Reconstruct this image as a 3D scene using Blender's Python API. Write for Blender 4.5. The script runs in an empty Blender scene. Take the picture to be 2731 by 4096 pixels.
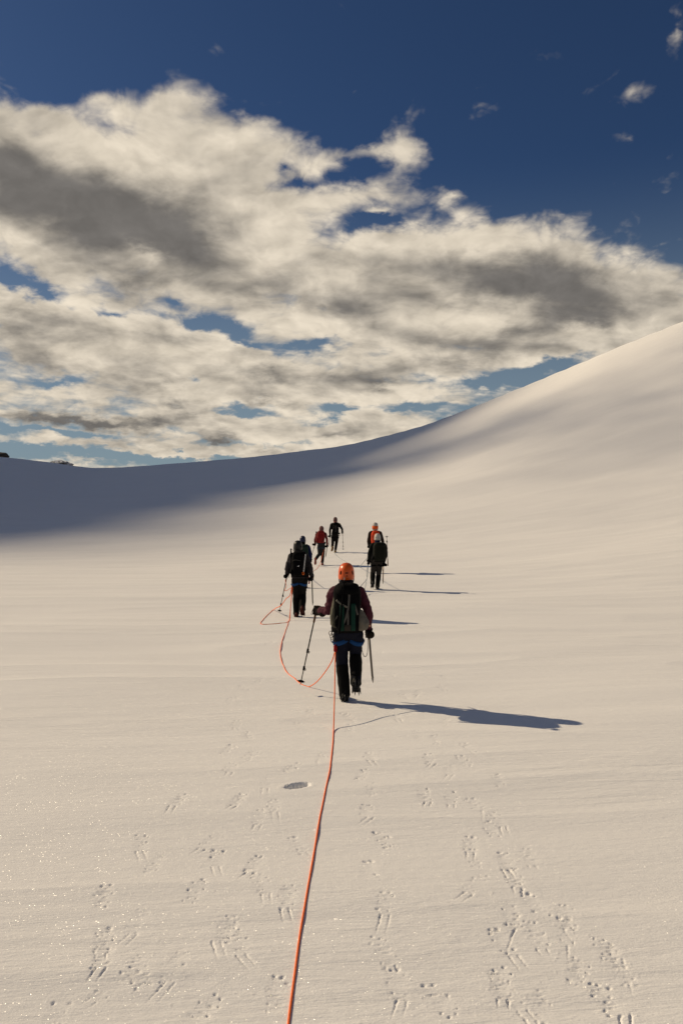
import bpy, bmesh, math, random
import numpy as np
from mathutils import Vector, Matrix, noise as mnoise

random.seed(7)
SC = bpy.context.scene
COL = SC.collection

# ------------------------------------------------------------------ camera
CAM_H = 2.40
FPX = 28.0 / 36.0 * 4096.0           # focal length in photograph pixels
CX, CY = 1365.5, 2048.0
cam_data = bpy.data.cameras.new("camera")
cam_data.sensor_fit = 'VERTICAL'
cam_data.sensor_height = 36.0
cam_data.lens = 28.0
cam_data.clip_start = 0.05
cam_data.clip_end = 20000.0
cam = bpy.data.objects.new("camera", cam_data)
cam.location = (0, 0, CAM_H)
cam.rotation_euler = (math.radians(90), 0, 0)
COL.objects.link(cam)
SC.camera = cam

# ------------------------------------------------------------------ node helpers
class NT:
    def __init__(self, tree):
        self.t = tree; self.n = tree.nodes; self.l = tree.links
    def new(self, typ, **kw):
        nd = self.n.new(typ)
        for k, v in kw.items(): setattr(nd, k, v)
        return nd
    def put(self, sock, v):
        if isinstance(v, bpy.types.NodeSocket): self.l.new(v, sock)
        elif v is not None: sock.default_value = v
    def m(self, op, a, b=None, c=None, clamp=False):
        nd = self.new('ShaderNodeMath', operation=op, use_clamp=clamp)
        for i, v in enumerate((a, b, c)): self.put(nd.inputs[i], v)
        return nd.outputs[0]
    def v(self, op, a, b=None, out=0):
        nd = self.new('ShaderNodeVectorMath', operation=op)
        self.put(nd.inputs[0], a)
        if b is not None:
            self.put(nd.inputs['Scale' if op == 'SCALE' else 1], b)
        return nd.outputs['Value'] if op in ('DOT_PRODUCT', 'LENGTH', 'DISTANCE') else nd.outputs[0]
    def xyz(self, x, y, z):
        nd = self.new('ShaderNodeCombineXYZ')
        for i, v in enumerate((x, y, z)): self.put(nd.inputs[i], v)
        return nd.outputs[0]
    def sep(self, v):
        nd = self.new('ShaderNodeSeparateXYZ'); self.put(nd.inputs[0], v)
        return nd.outputs
    def noise(self, vec, scale, detail=4, rough=.5, dist=0, out='Fac'):
        nd = self.new('ShaderNodeTexNoise')
        self.put(nd.inputs['Vector'], vec); nd.inputs['Scale'].default_value = scale
        nd.inputs['Detail'].default_value = detail; nd.inputs['Roughness'].default_value = rough
        nd.inputs['Distortion'].default_value = dist
        return nd.outputs[out]
    def smooth(self, v, a, b, lo=0., hi=1.):
        nd = self.new('ShaderNodeMapRange', interpolation_type='SMOOTHSTEP')
        self.put(nd.inputs['Value'], v); self.put(nd.inputs['From Min'], a); self.put(nd.inputs['From Max'], b)
        nd.inputs['To Min'].default_value = lo; nd.inputs['To Max'].default_value = hi
        return nd.outputs[0]
    def mix(self, f, a, b):
        nd = self.new('ShaderNodeMix', data_type='RGBA')
        self.put(nd.inputs[0], f)
        for s, v in ((nd.inputs[6], a), (nd.inputs[7], b)):
            self.put(s, v if isinstance(v, bpy.types.NodeSocket) else (*v, 1.0))
        return nd.outputs[2]

# ------------------------------------------------------------------ world: blue sky with cumulus
SUN_EL = math.radians(31.0)
SUN_AZ = math.radians(65.0)                 # to the left of +Y
SUN_DIR = Vector((-math.cos(SUN_EL) * math.sin(SUN_AZ), math.cos(SUN_EL) * math.cos(SUN_AZ), math.sin(SUN_EL)))

def px_ang(c, r):
    a = (c - CX) / FPX; b = (CY - r) / FPX
    az = math.atan(a)
    return az, math.atan(b * math.cos(az))

def build_world():
    w = bpy.data.worlds.new("World"); SC.world = w
    w.use_nodes = True
    T = NT(w.node_tree); T.n.clear()
    out = T.new('ShaderNodeOutputWorld'); bg = T.new('ShaderNodeBackground')
    T.l.new(bg.outputs[0], out.inputs[0])
    sky = T.new('ShaderNodeTexSky', sky_type='NISHITA')
    sky.sun_disc = False
    sky.sun_elevation = SUN_EL; sky.sun_rotation = -SUN_AZ
    sky.altitude = 1800; sky.air_density = 1.0; sky.dust_density = 2.2; sky.ozone_density = 3.0
    d = T.v('NORMALIZE', T.new('ShaderNodeTexCoord').outputs['Generated'])
    dx, dy, dz = T.sep(d)
    az = T.m('ARCTAN2', dx, dy); el = T.m('ARCSINE', dz)
    # planar cloud layer coordinates: clouds flatten towards the horizon
    zz = T.m('ADD', T.m('MAXIMUM', dz, 0.0), 0.42)
    P0 = T.v('SCALE', T.xyz(T.m('DIVIDE', dx, zz), T.m('DIVIDE', dy, zz), 0.0), 1.32)
    A0 = T.xyz(az, el, 0.0)
    # cloud banks (photograph layout at 1568 px width): col,row, rx,ry, weight, tilt
    S = 2731 / 1568.0
    banks = [(140, 460, 330, 140, .62, -.10), (5, 290, 40, 50, .36, .0), (230, 320, 130, 40, .24, 0), (430, 340, 200, 55, .36, -.05), (560, 300, 90, 55, .28, .3),
             (450, 235, 60, 60, .30, .6), (380, 225, 60, 22, .24, -.1), (660, 330, 80, 60, .30, -.4), (720, 380, 90, 40, .22, 0), (800, 360, 60, 22, .16, -.1), (930, 345, 52, 60, .36, .5), (870, 350, 60, 20, .32, -.1),
             (560, 450, 240, 70, .44, .0), (850, 455, 120, 26, .30, -.1), (800, 210, 50, 28, .27, .2), (690, 212, 60, 20, .20, 0), (420, 590, 420, 120, .62, -.1),
             (850, 640, 220, 100, .55, .0), (1130, 610, 220, 90, .55, .0), (1130, 535, 60, 30, .24, 0), (900, 560, 90, 35, .26, 0), (1300, 650, 200, 80, .5, -.35), (1400, 740, 200, 75, .46, -.2), (1050, 760, 420, 75, .46, -.04),
             (100, 720, 240, 55, .50, -.2), (330, 790, 260, 50, .46, -.22), (560, 850, 320, 60, .46, -.12), (900, 850, 260, 45, .42, .0), (1240, 800, 160, 40, .36, .1),
             (90, 820, 260, 60, .44, .0), (120, 900, 330, 50, .50, .0), (480, 900, 160, 50, .34, -.1), (200, 965, 360, 24, .50, .0), (660, 985, 320, 30, .46, .0), (860, 950, 90, 40, .36, -.3), (1050, 920, 150, 26, .34, .1),
             (250, 1022, 420, 15, .48, .0), (560, 1030, 260, 14, .32, .0), (220, 1062, 100, 8, .40, .0), (1562, 55, 34, 30, .28, .5), (1435, 97, 30, 26, .07, .4), (1395, 170, 20, 40, .16, -1.2),
             (1470, 200, 45, 24, .20, -.2), (1375, 308, 38, 20, .19, -.3), (1450, 322, 40, 12, .15, -.4), (1030, 452, 34, 18, .32, 0), (1120, 15, 40, 20, .16, -.5), (1250, 135, 60, 22, .12, 0),
             (90, 272, 70, 18, .32, 0), (215, 230, 60, 28, .28, .3), (285, 262, 50, 20, .26, -.4), (365, 270, 30, 20, .34, 0), (700, 900, 220, 30, .30, 0), (900, 1000, 120, 20, .35, .2), (820, 985, 90, 26, .3, 0), (480, 970, 160, 18, .3, 0), (330, 1000, 120, 10, .25, 0), (1550, 650, 70, 40, .3, -.2), (1560, 715, 60, 30, .25, 0)]
    gaps = [(30, 645, 70, 24, -.58, -.2), (120, 668, 50, 14, -.34, -.2), (480, 757, 85, 20, -.66, -.05), (580, 795, 65, 11, -.42, -.2), (690, 790, 80, 10, -.45, 0), (850, 520, 120, 30, -.42, .1), (690, 425, 90, 16, -.34, .05),
            (650, 378, 26, 14, -.34, 0), (790, 400, 60, 26, -.22, 0), (780, 935, 64, 18, -.72, .0), (560, 940, 50, 15, -.62, .1), (950, 940, 80, 12, -.5, 0), (1110, 878, 90, 11, -.40, .0), (1230, 855, 60, 18, -.44, .2), (1290, 830, 60, 16, -.30, .3),
            (1440, 715, 34, 20, -.22, -.2), (1500, 740, 70, 24, -.18, .2), (270, 712, 70, 9, -.34, -.1), (170, 812, 44, 9, -.42, -.2), (130, 872, 54, 10, -.45, .2), (440, 880, 34, 22, -.5, -.6), (405, 690, 30, 12, -.28, -.3),
            (130, 995, 220, 5, -.40, .0), (340, 1055, 90, 12, -.55, .0), (620, 1010, 120, 5, -.2, 0), (60, 1042, 90, 9, -.42, 0), (460, 1045, 80, 6, -.28, 0), (310, 300, 60, 22, -.18, 0), (580, 250, 50, 16, -.18, 0), (870, 495, 30, 8, .4, 0)]
    cores = [(260, 440, 120, 60, .65, -.4), (250, 545, 270, 70, .95, -.10), (10, 370, 60, 70, .62, -.6), (120, 430, 130, 60, .5, -.2), (430, 520, 120, 50, .5, 0), (300, 640, 90, 26, .42, 0), (570, 660, 120, 26, .42, -.1), (1060, 640, 160, 50, .62, .0), (1270, 650, 170, 60, .80, -.1),
             (1390, 720, 130, 60, .62, -.1), (1200, 760, 90, 40, .55, 0), (790, 700, 130, 30, .55, -.1), (880, 760, 130, 22, .35, -.05), (1010, 790, 150, 22, .42, .0), (1060, 830, 120, 16, .4, .1),
             (50, 735, 100, 34, .62, -.1), (170, 968, 220, 13, 1.1, .0), (500, 1000, 60, 9, 1.0, .0), (110, 830, 100, 24, .42, -.1), (410, 790, 90, 16, .32, -.1),
             (630, 858, 60, 16, .55, -.1), (770, 862, 150, 18, .36, .0), (620, 920, 70, 14, .6, -.1), (400, 938, 60, 10, .6, .0), (370, 885, 50, 12, .45, -.1), (880, 885, 70, 10, .45, 0), (760, 995, 70, 8, .4, 0), (600, 1020, 80, 7, .35, 0)]
    lights = [(325, 600, 40, 24, -.7, 0), (1110, 730, 80, 34, -.75, -.05), (40, 560, 90, 30, -.45, .2), (1340, 765, 60, 20, -.5, .1), (250, 350, 160, 40, -.3, 0), (600, 560, 90, 40, -.3, 0), (900, 570, 160, 24, -.3, 0), (1150, 555, 160, 24, -.3, 0)]

    def field(Avec, lst):
        acc = None
        for (c, r, rx, ry, wgt, tilt) in lst:
            a0, e0 = px_ang(c * S, r * S)
            ra, re = rx * S / FPX, ry * S / FPX
            mp = T.new('ShaderNodeMapping', vector_type='TEXTURE')      # soft ellipse, turned by its tilt
            T.l.new(Avec, mp.inputs['Vector'])
            mp.inputs['Location'].default_value = (a0, e0, 0)
            mp.inputs['Rotation'].default_value = (0, 0, math.atan(tilt))
            mp.inputs['Scale'].default_value = (ra * 2.3, re * 2.3, 1)
            gr = T.new('ShaderNodeTexGradient', gradient_type='QUADRATIC_SPHERE')
            T.l.new(mp.outputs[0], gr.inputs[0])
            acc = T.m('MULTIPLY_ADD', gr.outputs['Fac'], wgt * 1.15, 0.0 if acc is None else acc)
        return acc

    # one wind-torn set of coordinates for the banks, gaps and shaded undersides
    wv = T.v('SUBTRACT', T.noise(P0, 4.2, 3, .5, 0, 'Color'), (.5, .5, .5))
    wf = T.v('SUBTRACT', T.noise(P0, 14.0, 5, .62, 0, 'Color'), (.5, .5, .5))
    Aw = T.v('ADD', A0, T.v('ADD', T.v('MULTIPLY', wv, (.060, .040, 0)), T.v('MULTIPLY', wf, (.040, .030, 0))))
    cov = T.m('ADD', field(Aw, banks), field(Aw, gaps))
    # fair-weather cloud over the rest of the sky
    away = T.smooth(T.v('DOT_PRODUCT', d, (0.0, .97, .24)), .80, .45)
    cov = T.m('ADD', cov, T.m('MULTIPLY', away, .185))
    cov = T.m('ADD', cov, T.smooth(el, .115, .03, 0., .30))
    # flat streaky layers low over the horizon
    lay = T.noise(T.xyz(T.m('MULTIPLY', az, 5.0), T.m('MULTIPLY_ADD', az, 2.0, T.m('MULTIPLY', T.m('POWER', T.m('MAXIMUM', el, .0), .72), 19.0)), 3.0), 1.0, 6, .58, .3)
    lowm = T.m('MULTIPLY', T.smooth(el, .36, .17), T.smooth(el, -.02, .03))
    cov = T.m('MULTIPLY_ADD', T.m('MULTIPLY', T.m('SUBTRACT', lay, .5), 1.5), lowm, cov)
    cov = T.m('MULTIPLY_ADD', lowm, .05, cov)
    def billow(Pv, detail):
        n1 = T.m('SUBTRACT', T.noise(Pv, 4.2, detail, .55, .12), .5)
        vo = T.new('ShaderNodeTexVoronoi', feature='F1', voronoi_dimensions='2D')
        T.put(vo.inputs['Vector'], Pv); vo.inputs['Scale'].default_value = 11.0
        vo.inputs['Detail'].default_value = 3.0; vo.inputs['Roughness'].default_value = .55; vo.normalize = True
        puff = T.m('SUBTRACT', .34, vo.outputs['Distance'])
        return T.m('MULTIPLY_ADD', n1, 1.0, T.m('MULTIPLY', puff, .62))
    Pw = T.v('ADD', P0, T.v('ADD', T.v('SCALE', wv, .16), T.v('SCALE', wf, .035)))
    N0 = billow(Pw, 10)
    D = T.m('ADD', cov, N0)
    alpha = T.smooth(D, .18, .60)
    # light comes from the sun's side: thickness between the point and the sun
    N2 = billow(T.v('ADD', Pw, (-.016, .030, 0)), 6)
    core = T.m('ADD', field(Aw, cores), field(Aw, lights))
    nlow = T.m('SUBTRACT', T.noise(T.v('MULTIPLY', P0, (1.0, 1.5, 1.0)), 6.0, 4, .5, .3), .5)
    thick = T.m('ADD', T.m('ADD', T.m('MULTIPLY', T.m('ADD', cov, N2), .42), core), T.m('MULTIPLY', nlow, 1.7))
    thick = T.m('MULTIPLY_ADD', T.m('SUBTRACT', lay, .5), T.m('MULTIPLY', lowm, -2.2), thick)
    shade = T.smooth(thick, -.10, 1.35)
    ccol = T.mix(shade, (.76, .67, .54), (.170, .158, .146))
    rel = T.m('MULTIPLY', T.m('SUBTRACT', N0, N2), .75)
    rel = T.m('MINIMUM', T.m('MAXIMUM', rel, -.22), .22)
    ccol = T.v('SCALE', ccol, T.m('ADD', rel, 1.0))
    skyc = T.v('MULTIPLY', sky.outputs[0], SKY_TINT)
    pale = T.smooth(el, .42, .0, 0., .80)
    skyc = T.mix(pale, skyc, tuple(v / SKY_STR for v in (.24, .31, .34)))
    allc = T.mix(alpha, skyc, T.v('SCALE', ccol, 1.0 / SKY_STR))
    T.l.new(allc, bg.inputs[0])
    bg.inputs[1].default_value = SKY_STR
    w.cycles.sampling_method = 'MANUAL'
    w.cycles.sample_map_resolution = 512

SKY_STR = 0.05
SKY_TINT = (.47, .61, .78)
build_world()

# ------------------------------------------------------------------ sun, exposure
sun_data = bpy.data.lights.new("sun", 'SUN')
sun_data.energy = 3.9
sun_data.angle = math.radians(0.5)
sun_data.color = (1.0, 0.81, 0.55)
sun = bpy.data.objects.new("sun", sun_data)
sun.rotation_euler = (-SUN_DIR).to_track_quat('-Z', 'Y').to_euler()
sun.location = (-20, 10, 30)
COL.objects.link(sun)
SC.view_settings.view_transform = 'Standard'
SC.view_settings.look = 'None'
SC.view_settings.exposure = 0.0
SC.view_settings.gamma = 1.0
SC.view_settings.use_curve_mapping = False
SC.cycles.use_denoising = True
SC.cycles.max_bounces = 6

# ------------------------------------------------------------------ materials
MATS = {}
def mat(name, col, rough=.85, metal=0., spec=.12, var=.25, nscale=30., bump=.15, bscale=180.):
    if name in MATS: return MATS[name]
    m = bpy.data.materials.new(name); m.use_nodes = True
    T = NT(m.node_tree); b = T.n['Principled BSDF']
    pos = T.new('ShaderNodeTexCoord').outputs['Object']
    n = T.noise(pos, nscale, 4, .6)
    f = T.m('MULTIPLY_ADD', T.m('SUBTRACT', n, .5), 2 * var, 1.0)
    T.l.new(T.v('SCALE', (col[0], col[1], col[2]), f), b.inputs['Base Color'])
    b.inputs['Roughness'].default_value = rough
    b.inputs['Metallic'].default_value = metal
    b.inputs['Specular IOR Level'].default_value = spec
    if bump > 0:
        bn = T.new('ShaderNodeBump'); bn.inputs['Strength'].default_value = bump
        bn.inputs['Distance'].default_value = .004
        T.l.new(T.noise(pos, bscale, 3, .6), bn.inputs['Height'])
        T.l.new(bn.outputs[0], b.inputs['Normal'])
    MATS[name] = m
    return m

def snow_material():
    m = bpy.data.materials.new("snow"); m.use_nodes = True
    T = NT(m.node_tree); T.n.clear()
    out = T.new('ShaderNodeOutputMaterial')
    geo = T.new('ShaderNodeNewGeometry')
    pos = geo.outputs['Position']
    # fine wind-packed grain and thin drift lines running across the slope
    bn = T.new('ShaderNodeBump'); bn.inputs['Strength'].default_value = .8; bn.inputs['Distance'].default_value = .026
    px_, py_, pz_ = T.sep(pos)
    ys_ = T.m('MULTIPLY_ADD', px_, -.10, py_)
    st = T.xyz(T.m('MULTIPLY', px_, .8), T.m('MULTIPLY', ys_, 5.0), 0.0)
    pat = T.smooth(T.noise(T.xyz(T.m('MULTIPLY', px_, .12), T.m('MULTIPLY', ys_, .4), 0.0), 1.0, 3, .5), .38, .66, .15, 1.)
    h = T.m('MULTIPLY', T.noise(st, 1.3, 7, .70, .4), pat)
    h = T.m('MULTIPLY_ADD', T.noise(T.v('MULTIPLY', pos, (1.0, 2.2, 1.0)), 11.0, 4, .6), .22, h)
    h = T.m('MULTIPLY_ADD', T.noise(pos, 70.0, 3, .6), .07, h)
    T.l.new(h, bn.inputs['Height'])
    dif = T.new('ShaderNodeBsdfDiffuse')
    n = T.noise(T.v('MULTIPLY', pos, (.25, 1.0, 1.0)), .8, 5, .55)
    T.l.new(T.mix(n, (.80, .795, .79), (.87, .865, .86)), dif.inputs['Color'])
    T.l.new(bn.outputs[0], dif.inputs['Normal'])
    acc = dif.outputs[0]
    # ice crystals: small facets with random tilt that flash where they mirror the sun
    for scale, rad, rough, wgt in ((170.0, .30, .30, .12), (75.0, .12, .30, .07), (26.0, .05, .28, .07)):
        vo = T.new('ShaderNodeTexVoronoi', feature='F1', voronoi_dimensions='3D')
        T.put(vo.inputs['Vector'], pos); vo.inputs['Scale'].default_value = scale
        rnd = T.v('SUBTRACT', vo.outputs['Color'], (.5, .5, .12))
        nrm = T.v('NORMALIZE', rnd)
        mask = T.m('LESS_THAN', vo.outputs['Distance'], rad)
        gl = T.new('ShaderNodeBsdfGlossy'); gl.inputs['Roughness'].default_value = rough
        T.l.new(T.v('SCALE', (wgt, wgt, wgt), mask), gl.inputs['Color'])
        T.l.new(nrm, gl.inputs['Normal'])
        ad = T.new('ShaderNodeAddShader')
        T.l.new(acc, ad.inputs[0]); T.l.new(gl.outputs[0], ad.inputs[1])
        acc = ad.outputs[0]
    T.l.new(acc, out.inputs[0])
    return m

# ------------------------------------------------------------------ terrain
def pnoise(x, y, seed=0):
    """2-D gradient noise, vectorised, about -0.7..0.7"""
    x = np.asarray(x, float); y = np.asarray(y, float)
    xi = np.floor(x).astype(np.int64); yi = np.floor(y).astype(np.int64)
    xf = x - xi; yf = y - yi
    def grad(ix, iy):
        h = (ix * 374761393 + iy * 668265263 + seed * 974634777) & 0x7fffffff
        h = ((h ^ (h >> 13)) * 1274126177) & 0x7fffffff
        h = (h ^ (h >> 16))
        a = (h % 4096) / 4096.0 * 2 * np.pi
        return np.cos(a), np.sin(a)
    u = xf * xf * xf * (xf * (xf * 6 - 15) + 10); v = yf * yf * yf * (yf * (yf * 6 - 15) + 10)
    r = []
    for ox, oy in ((0, 0), (1, 0), (0, 1), (1, 1)):
        gx, gy = grad(xi + ox, yi + oy)
        r.append(gx * (xf - ox) + gy * (yf - oy))
    a = r[0] + u * (r[1] - r[0]); b = r[2] + u * (r[3] - r[2])
    return a + v * (b - a)

# crest of the snow slope: photograph column,row and the distance it is taken to lie at
CREST = [(-2600, 1660, 175), (-900, 1775, 170), (0, 1829, 165), (200, 1852, 164), (330, 1874, 163), (380, 1877, 162), (500, 1873, 160), (1000, 1836, 150),
         (1400, 1788, 140), (1700, 1712, 131), (2000, 1597, 123), (2400, 1433, 115), (2731, 1293, 110), (3600, 960, 100), (5200, 560, 95)]
PC = 30.0
cr = []
for c, r, Z in CREST:
    x = (c - CX) / FPX * Z; z = CAM_H + (CY - r) / FPX * Z
    cr.append((math.atan2(x, Z + PC), math.hypot(x, Z + PC), z))
cr = np.array(cr)

def smooth_interp(phi, xs, ys):
    # pchip-like: linear interpolation blurred over a few samples
    acc = 0
    for o, wgt in ((-.02, .15), (-.008, .22), (0, .26), (.008, .22), (.02, .15)):
        acc = acc + wgt * np.interp(phi + o, xs, ys)
    return acc

def ground(x, y):
    x = np.asarray(x, float); y = np.asarray(y, float)
    phi = np.arctan2(x, y + PC); r = np.hypot(x, y + PC)
    Rc = smooth_interp(phi, cr[:, 0], cr[:, 1]); Hc = smooth_interp(phi, cr[:, 0], cr[:, 2])
    Hc = Hc * np.clip(np.cos(phi), 0, 1) ** .3
    t = r / Rc
    t0 = .335
    s = np.clip((t - t0) / (1 - t0), 0, None)
    up = s ** 1.55
    down = 1.13 - 1.3 * (s - 1.0)
    k = .05
    h = np.clip(.5 + .5 * (down - up) / k, 0, 1)
    g = down * (1 - h) + up * h - k * h * (1 - h)
    z = Hc * np.clip(g, -3, 2)
    z = np.where(np.abs(phi) > 1.5, 0.0, z) if False else z
    # broad swells
    far = np.clip((r - 55) / 40, 0, 1)
    z = z + far * .55 * pnoise(x / 26 + 3.1, y / 17 + 1.7, 3) * np.clip(1.25 - s, 0, 1)
    z = z + .085 * pnoise(x / 6.5, y / 2.9, 4)
    return z

def relief(x, y):
    """wind ripples and sastrugi, long across the slope"""
    ys = y - .10 * x
    w = pnoise(x / 9 + 5, ys / 3, 11)
    z = .024 * pnoise(x / 4.2 + w, ys / 1.1 + w, 5)
    z += .005 * pnoise(x / 1.5, ys / .30 + w, 6)
    patch = np.clip(pnoise(x / 4 + 9, ys / 2.2, 8) * 2.2 + .25, 0, 1)
    z += patch * .0025 * pnoise(x / .8, ys / .11, 7)
    # sharper low lips of drifted snow
    rdg = 1 - np.abs(pnoise(x / 6.5 + 2, ys / 1.25 + .4 * w, 9)) * 2.4
    z += .018 * np.clip(rdg, 0, 1) ** 2
    return z

def hit_ground(c, r, y0=2.0, y1=300.0):
    """point where the ray through photograph pixel (c,r) meets the snow"""
    a = (c - CX) / FPX; b = (CY - r) / FPX
    ys = np.geomspace(y0, y1, 4000)
    d = CAM_H + b * ys - ground(a * ys, ys)
    i = int(np.argmax(d < 0))
    if d[i] >= 0: i = len(ys) - 1
    y = ys[i]
    return Vector((a * y, y, float(ground(a * y, y))))

def at(c, r, Z):
    return Vector(((c - CX) / FPX * Z, Z, CAM_H + (CY - r) / FPX * Z))

# crampon prints (columns/rows at 1568 px width)
PRINTS = [(130,2335),(460,2335),(635,2290),(1010,2300),(1390,2295),(1165,2285),(265,2270),(320,2240),(400,2230),(240,2200),(240,2165),(315,2120),
 (240,2060),(355,1985),(325,1935),(450,2050),(520,2140),(550,2170),(500,1970),(485,1930),(410,1840),(547,1840),(595,1880),(630,1855),(585,1985),
 (600,2035),(660,2065),(685,1940),(850,1740),(830,1780),(855,1815),(840,1865),(880,1930),(845,2000),(885,2080),(880,2190),(910,2265),(1035,1835),
 (1090,1850),(1140,1885),(1125,1905),(1080,1940),(1090,1970),(1160,1980),(1180,2020),(1225,2080),(1215,1970),(1090,2035),(1175,2110),(1230,2150),
 (1300,2110),(1300,2145),(1155,2165),(1400,2190),(1325,2235),(1420,2225),(1150,2260),(1240,2310),(525,1720),(575,1735),(530,1765),(545,1665),
 (570,1690),(690,1670),(715,1640),(740,1740),(670,1765),(615,1800),(805,1675),(800,1650),(910,1650),(960,1690),(985,1745),(1000,1700),(1020,1660),
 (1075,1720),(1065,1750),(1145,1795),(1030,1770),(975,1830),(530,1610),(560,1580),(600,1560),(640,1560),(620,1480),(640,1500),(870,1500),(905,1470),
 (900,1550),(930,1600),(960,1590),(1020,1555),(1015,1580)]

def stamp(X, Y, Z):
    rnd = random.Random(3)
    S = 2731 / 1568.0
    nr, nc = X.shape
    ycol = Y[:, 0]
    def dent(px, py, rx, ry, ang, depth, sharp=2.0, rim=.25, rag=1.0):
        rr = max(rx, ry) * 3.0
        i0, i1 = np.searchsorted(ycol, (py - rr, py + rr))
        if i1 <= i0: return
        xrow = X[(i0 + i1) // 2]
        j0, j1 = np.searchsorted(xrow, (px - rr * 1.3, px + rr * 1.3))
        if j1 <= j0: return
        sx = X[i0:i1, j0:j1] - px; sy = Y[i0:i1, j0:j1] - py
        ca, sa = math.cos(ang), math.sin(ang)
        qx = (sx * ca + sy * sa) / rx; qy = (-sx * sa + sy * ca) / ry
        jit = 1 + rag * .9 * pnoise((sx + px) / .011, (sy + py) / .011, 21) + rag * .6 * pnoise((sx + px) / .005, (sy + py) / .005, 22)
        q = (qx * qx + qy * qy) * jit
        Z[i0:i1, j0:j1] += -depth * np.exp(-q ** sharp) + rim * depth * np.exp(-((np.sqrt(q) - 1.55) / .35) ** 2)
    for (c, r) in PRINTS:
        p = hit_ground(c * S, r * S, 2.0, 40)
        h = rnd.gauss(0, .22) - .10 * p.x / 3
        f = rnd.uniform(.45, 1.1)
        sgn = rnd.choice((-1, 1))
        ch, sh = math.cos(h), math.sin(h)
        def W(u, v): return (p.x + u * ch - v * sh, p.y + u * sh + v * ch)
        pts = [(-.024, .135), (.024, .135), (-.046, .085), (.046, .085), (-.047, .02), (.047, .02), (-.036, -.085), (.036, -.085), (-.03, -.135), (.03, -.135)]
        strong = rnd.random() < .6
        dent(p.x, p.y, .050, .15, h, .0020 * f, 2.0, .0)      # the boot's own faint hollow
        for k, (u, v) in enumerate(pts):
            if rnd.random() < (.12 if k < 2 else .42): continue
            u += rnd.gauss(0, .007); v += rnd.gauss(0, .010)
            X0, Y0 = W(u, v)
            s = rnd.uniform(.75, 1.1) if (k < 2 and strong) else rnd.uniform(.45, .85)
            dent(X0, Y0, .0135 * s * rnd.uniform(.7, 1.3), .010 * s * rnd.uniform(.7, 1.5), h + rnd.gauss(0, .5), .0135 * f * s, 1.5, .06)
        for v in (.115, .08, .05, .02, -.02, -.05, -.08, -.12):          # faint sole bars
            if rnd.random() < .55:
                X0, Y0 = W(rnd.gauss(0, .012), v + rnd.gauss(0, .006))
                dent(X0, Y0, rnd.uniform(.012, .045), rnd.uniform(.003, .006), h + rnd.gauss(0, .15), .0075 * f * rnd.uniform(.5, 1.4), 1.3, .15)
        if rnd.random() < .55:                          # drag marks of the points
            L = rnd.uniform(.05, .20); dv = -.14 - L * .5; a2 = rnd.gauss(0, .22)
            for u in ((-.026, .026) if rnd.random() < .75 else (rnd.uniform(-.03, .03),)):
                dd = rnd.uniform(.5, 1.2)
                for kk in range(9):
                    tt = kk / 8.0 - .5
                    X0, Y0 = W(u + tt * L * math.tan(a2) + rnd.gauss(0, .0015), dv + tt * L)
                    dent(X0, Y0, .0065 * (.5 + .6 * kk / 8), L / 11, h - a2, .0085 * f * dd * (.25 + .9 * kk / 8), 1.4, .10)
        # loose crumbs
        for k in range(rnd.randint(3, 9)):
            X0, Y0 = W(rnd.gauss(0, .08), rnd.gauss(-.02, .14))
            dent(X0, Y0, .006, .006, 0, -.004 * rnd.uniform(.4, 1), 1.0, 0)
    # a deep poke hole left of the rope
    p = hit_ground(1190, 3148, 2, 40)
    dent(p.x, p.y, .105, .060, .55, .10, 4.0, .02, .55)
    dent(p.x + .05, p.y + .035, .05, .05, .3, .02, 3.0, .0, .2)
    dent(p.x - .06, p.y - .04, .045, .03, .5, .02, 3.0, .0, .2)

def build_terrain():
    rows = [-260, -160, -100, -60, -35, -20, -11, -6, -3, -1, .6, 1.6, 2.3, 2.8]
    y = 3.1
    while y < 13: rows.append(y); y *= 1.0021
    while y < 48: rows.append(y); y *= 1.006
    while y < 240: rows.append(y); y *= 1.014
    while y < 900: rows.append(y); y *= 1.12
    ys = np.array(rows)
    us = np.concatenate([-np.geomspace(3.0, .52, 34)[:-1], np.linspace(-.50, .50, 741), np.geomspace(.52, 3.0, 34)[1:]])
    w = np.where(ys > 2.5, ys, 2.5 + (2.5 - ys) * 1.0)
    X = us[None, :] * w[:, None]; Y = np.repeat(ys[:, None], len(us), 1)
    Z = ground(X, Y)
    fade = np.clip(1.3 - Y / 140, .15, 1) * np.where(Y < 2, .3, 1)
    Z = Z + relief(X, Y) * fade
    stamp(X, Y, Z)
    nr, nc = X.shape
    co = np.stack([X, Y, Z], -1).reshape(-1, 3).astype(np.float32)
    idx = np.arange(nr * nc).reshape(nr, nc)
    q = np.stack([idx[:-1, :-1], idx[:-1, 1:], idx[1:, 1:], idx[1:, :-1]], -1).reshape(-1, 4)
    me = bpy.data.meshes.new("snow_slope")
    me.vertices.add(len(co)); me.vertices.foreach_set("co", co.ravel())
    me.loops.add(q.size); me.loops.foreach_set("vertex_index", q.ravel().astype(np.int32))
    me.polygons.add(len(q))
    me.polygons.foreach_set("loop_start", np.arange(0, q.size, 4, dtype=np.int32))
    me.polygons.foreach_set("use_smooth", np.ones(len(q), bool))
    me.update(); me.validate()
    me.materials.append(snow_material())
    o = bpy.data.objects.new("snow_slope", me); COL.objects.link(o)
    o["kind"] = "structure"; o["label"] = "wind rippled snow slope rising to a smooth ridge"
    return o
build_terrain()

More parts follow.
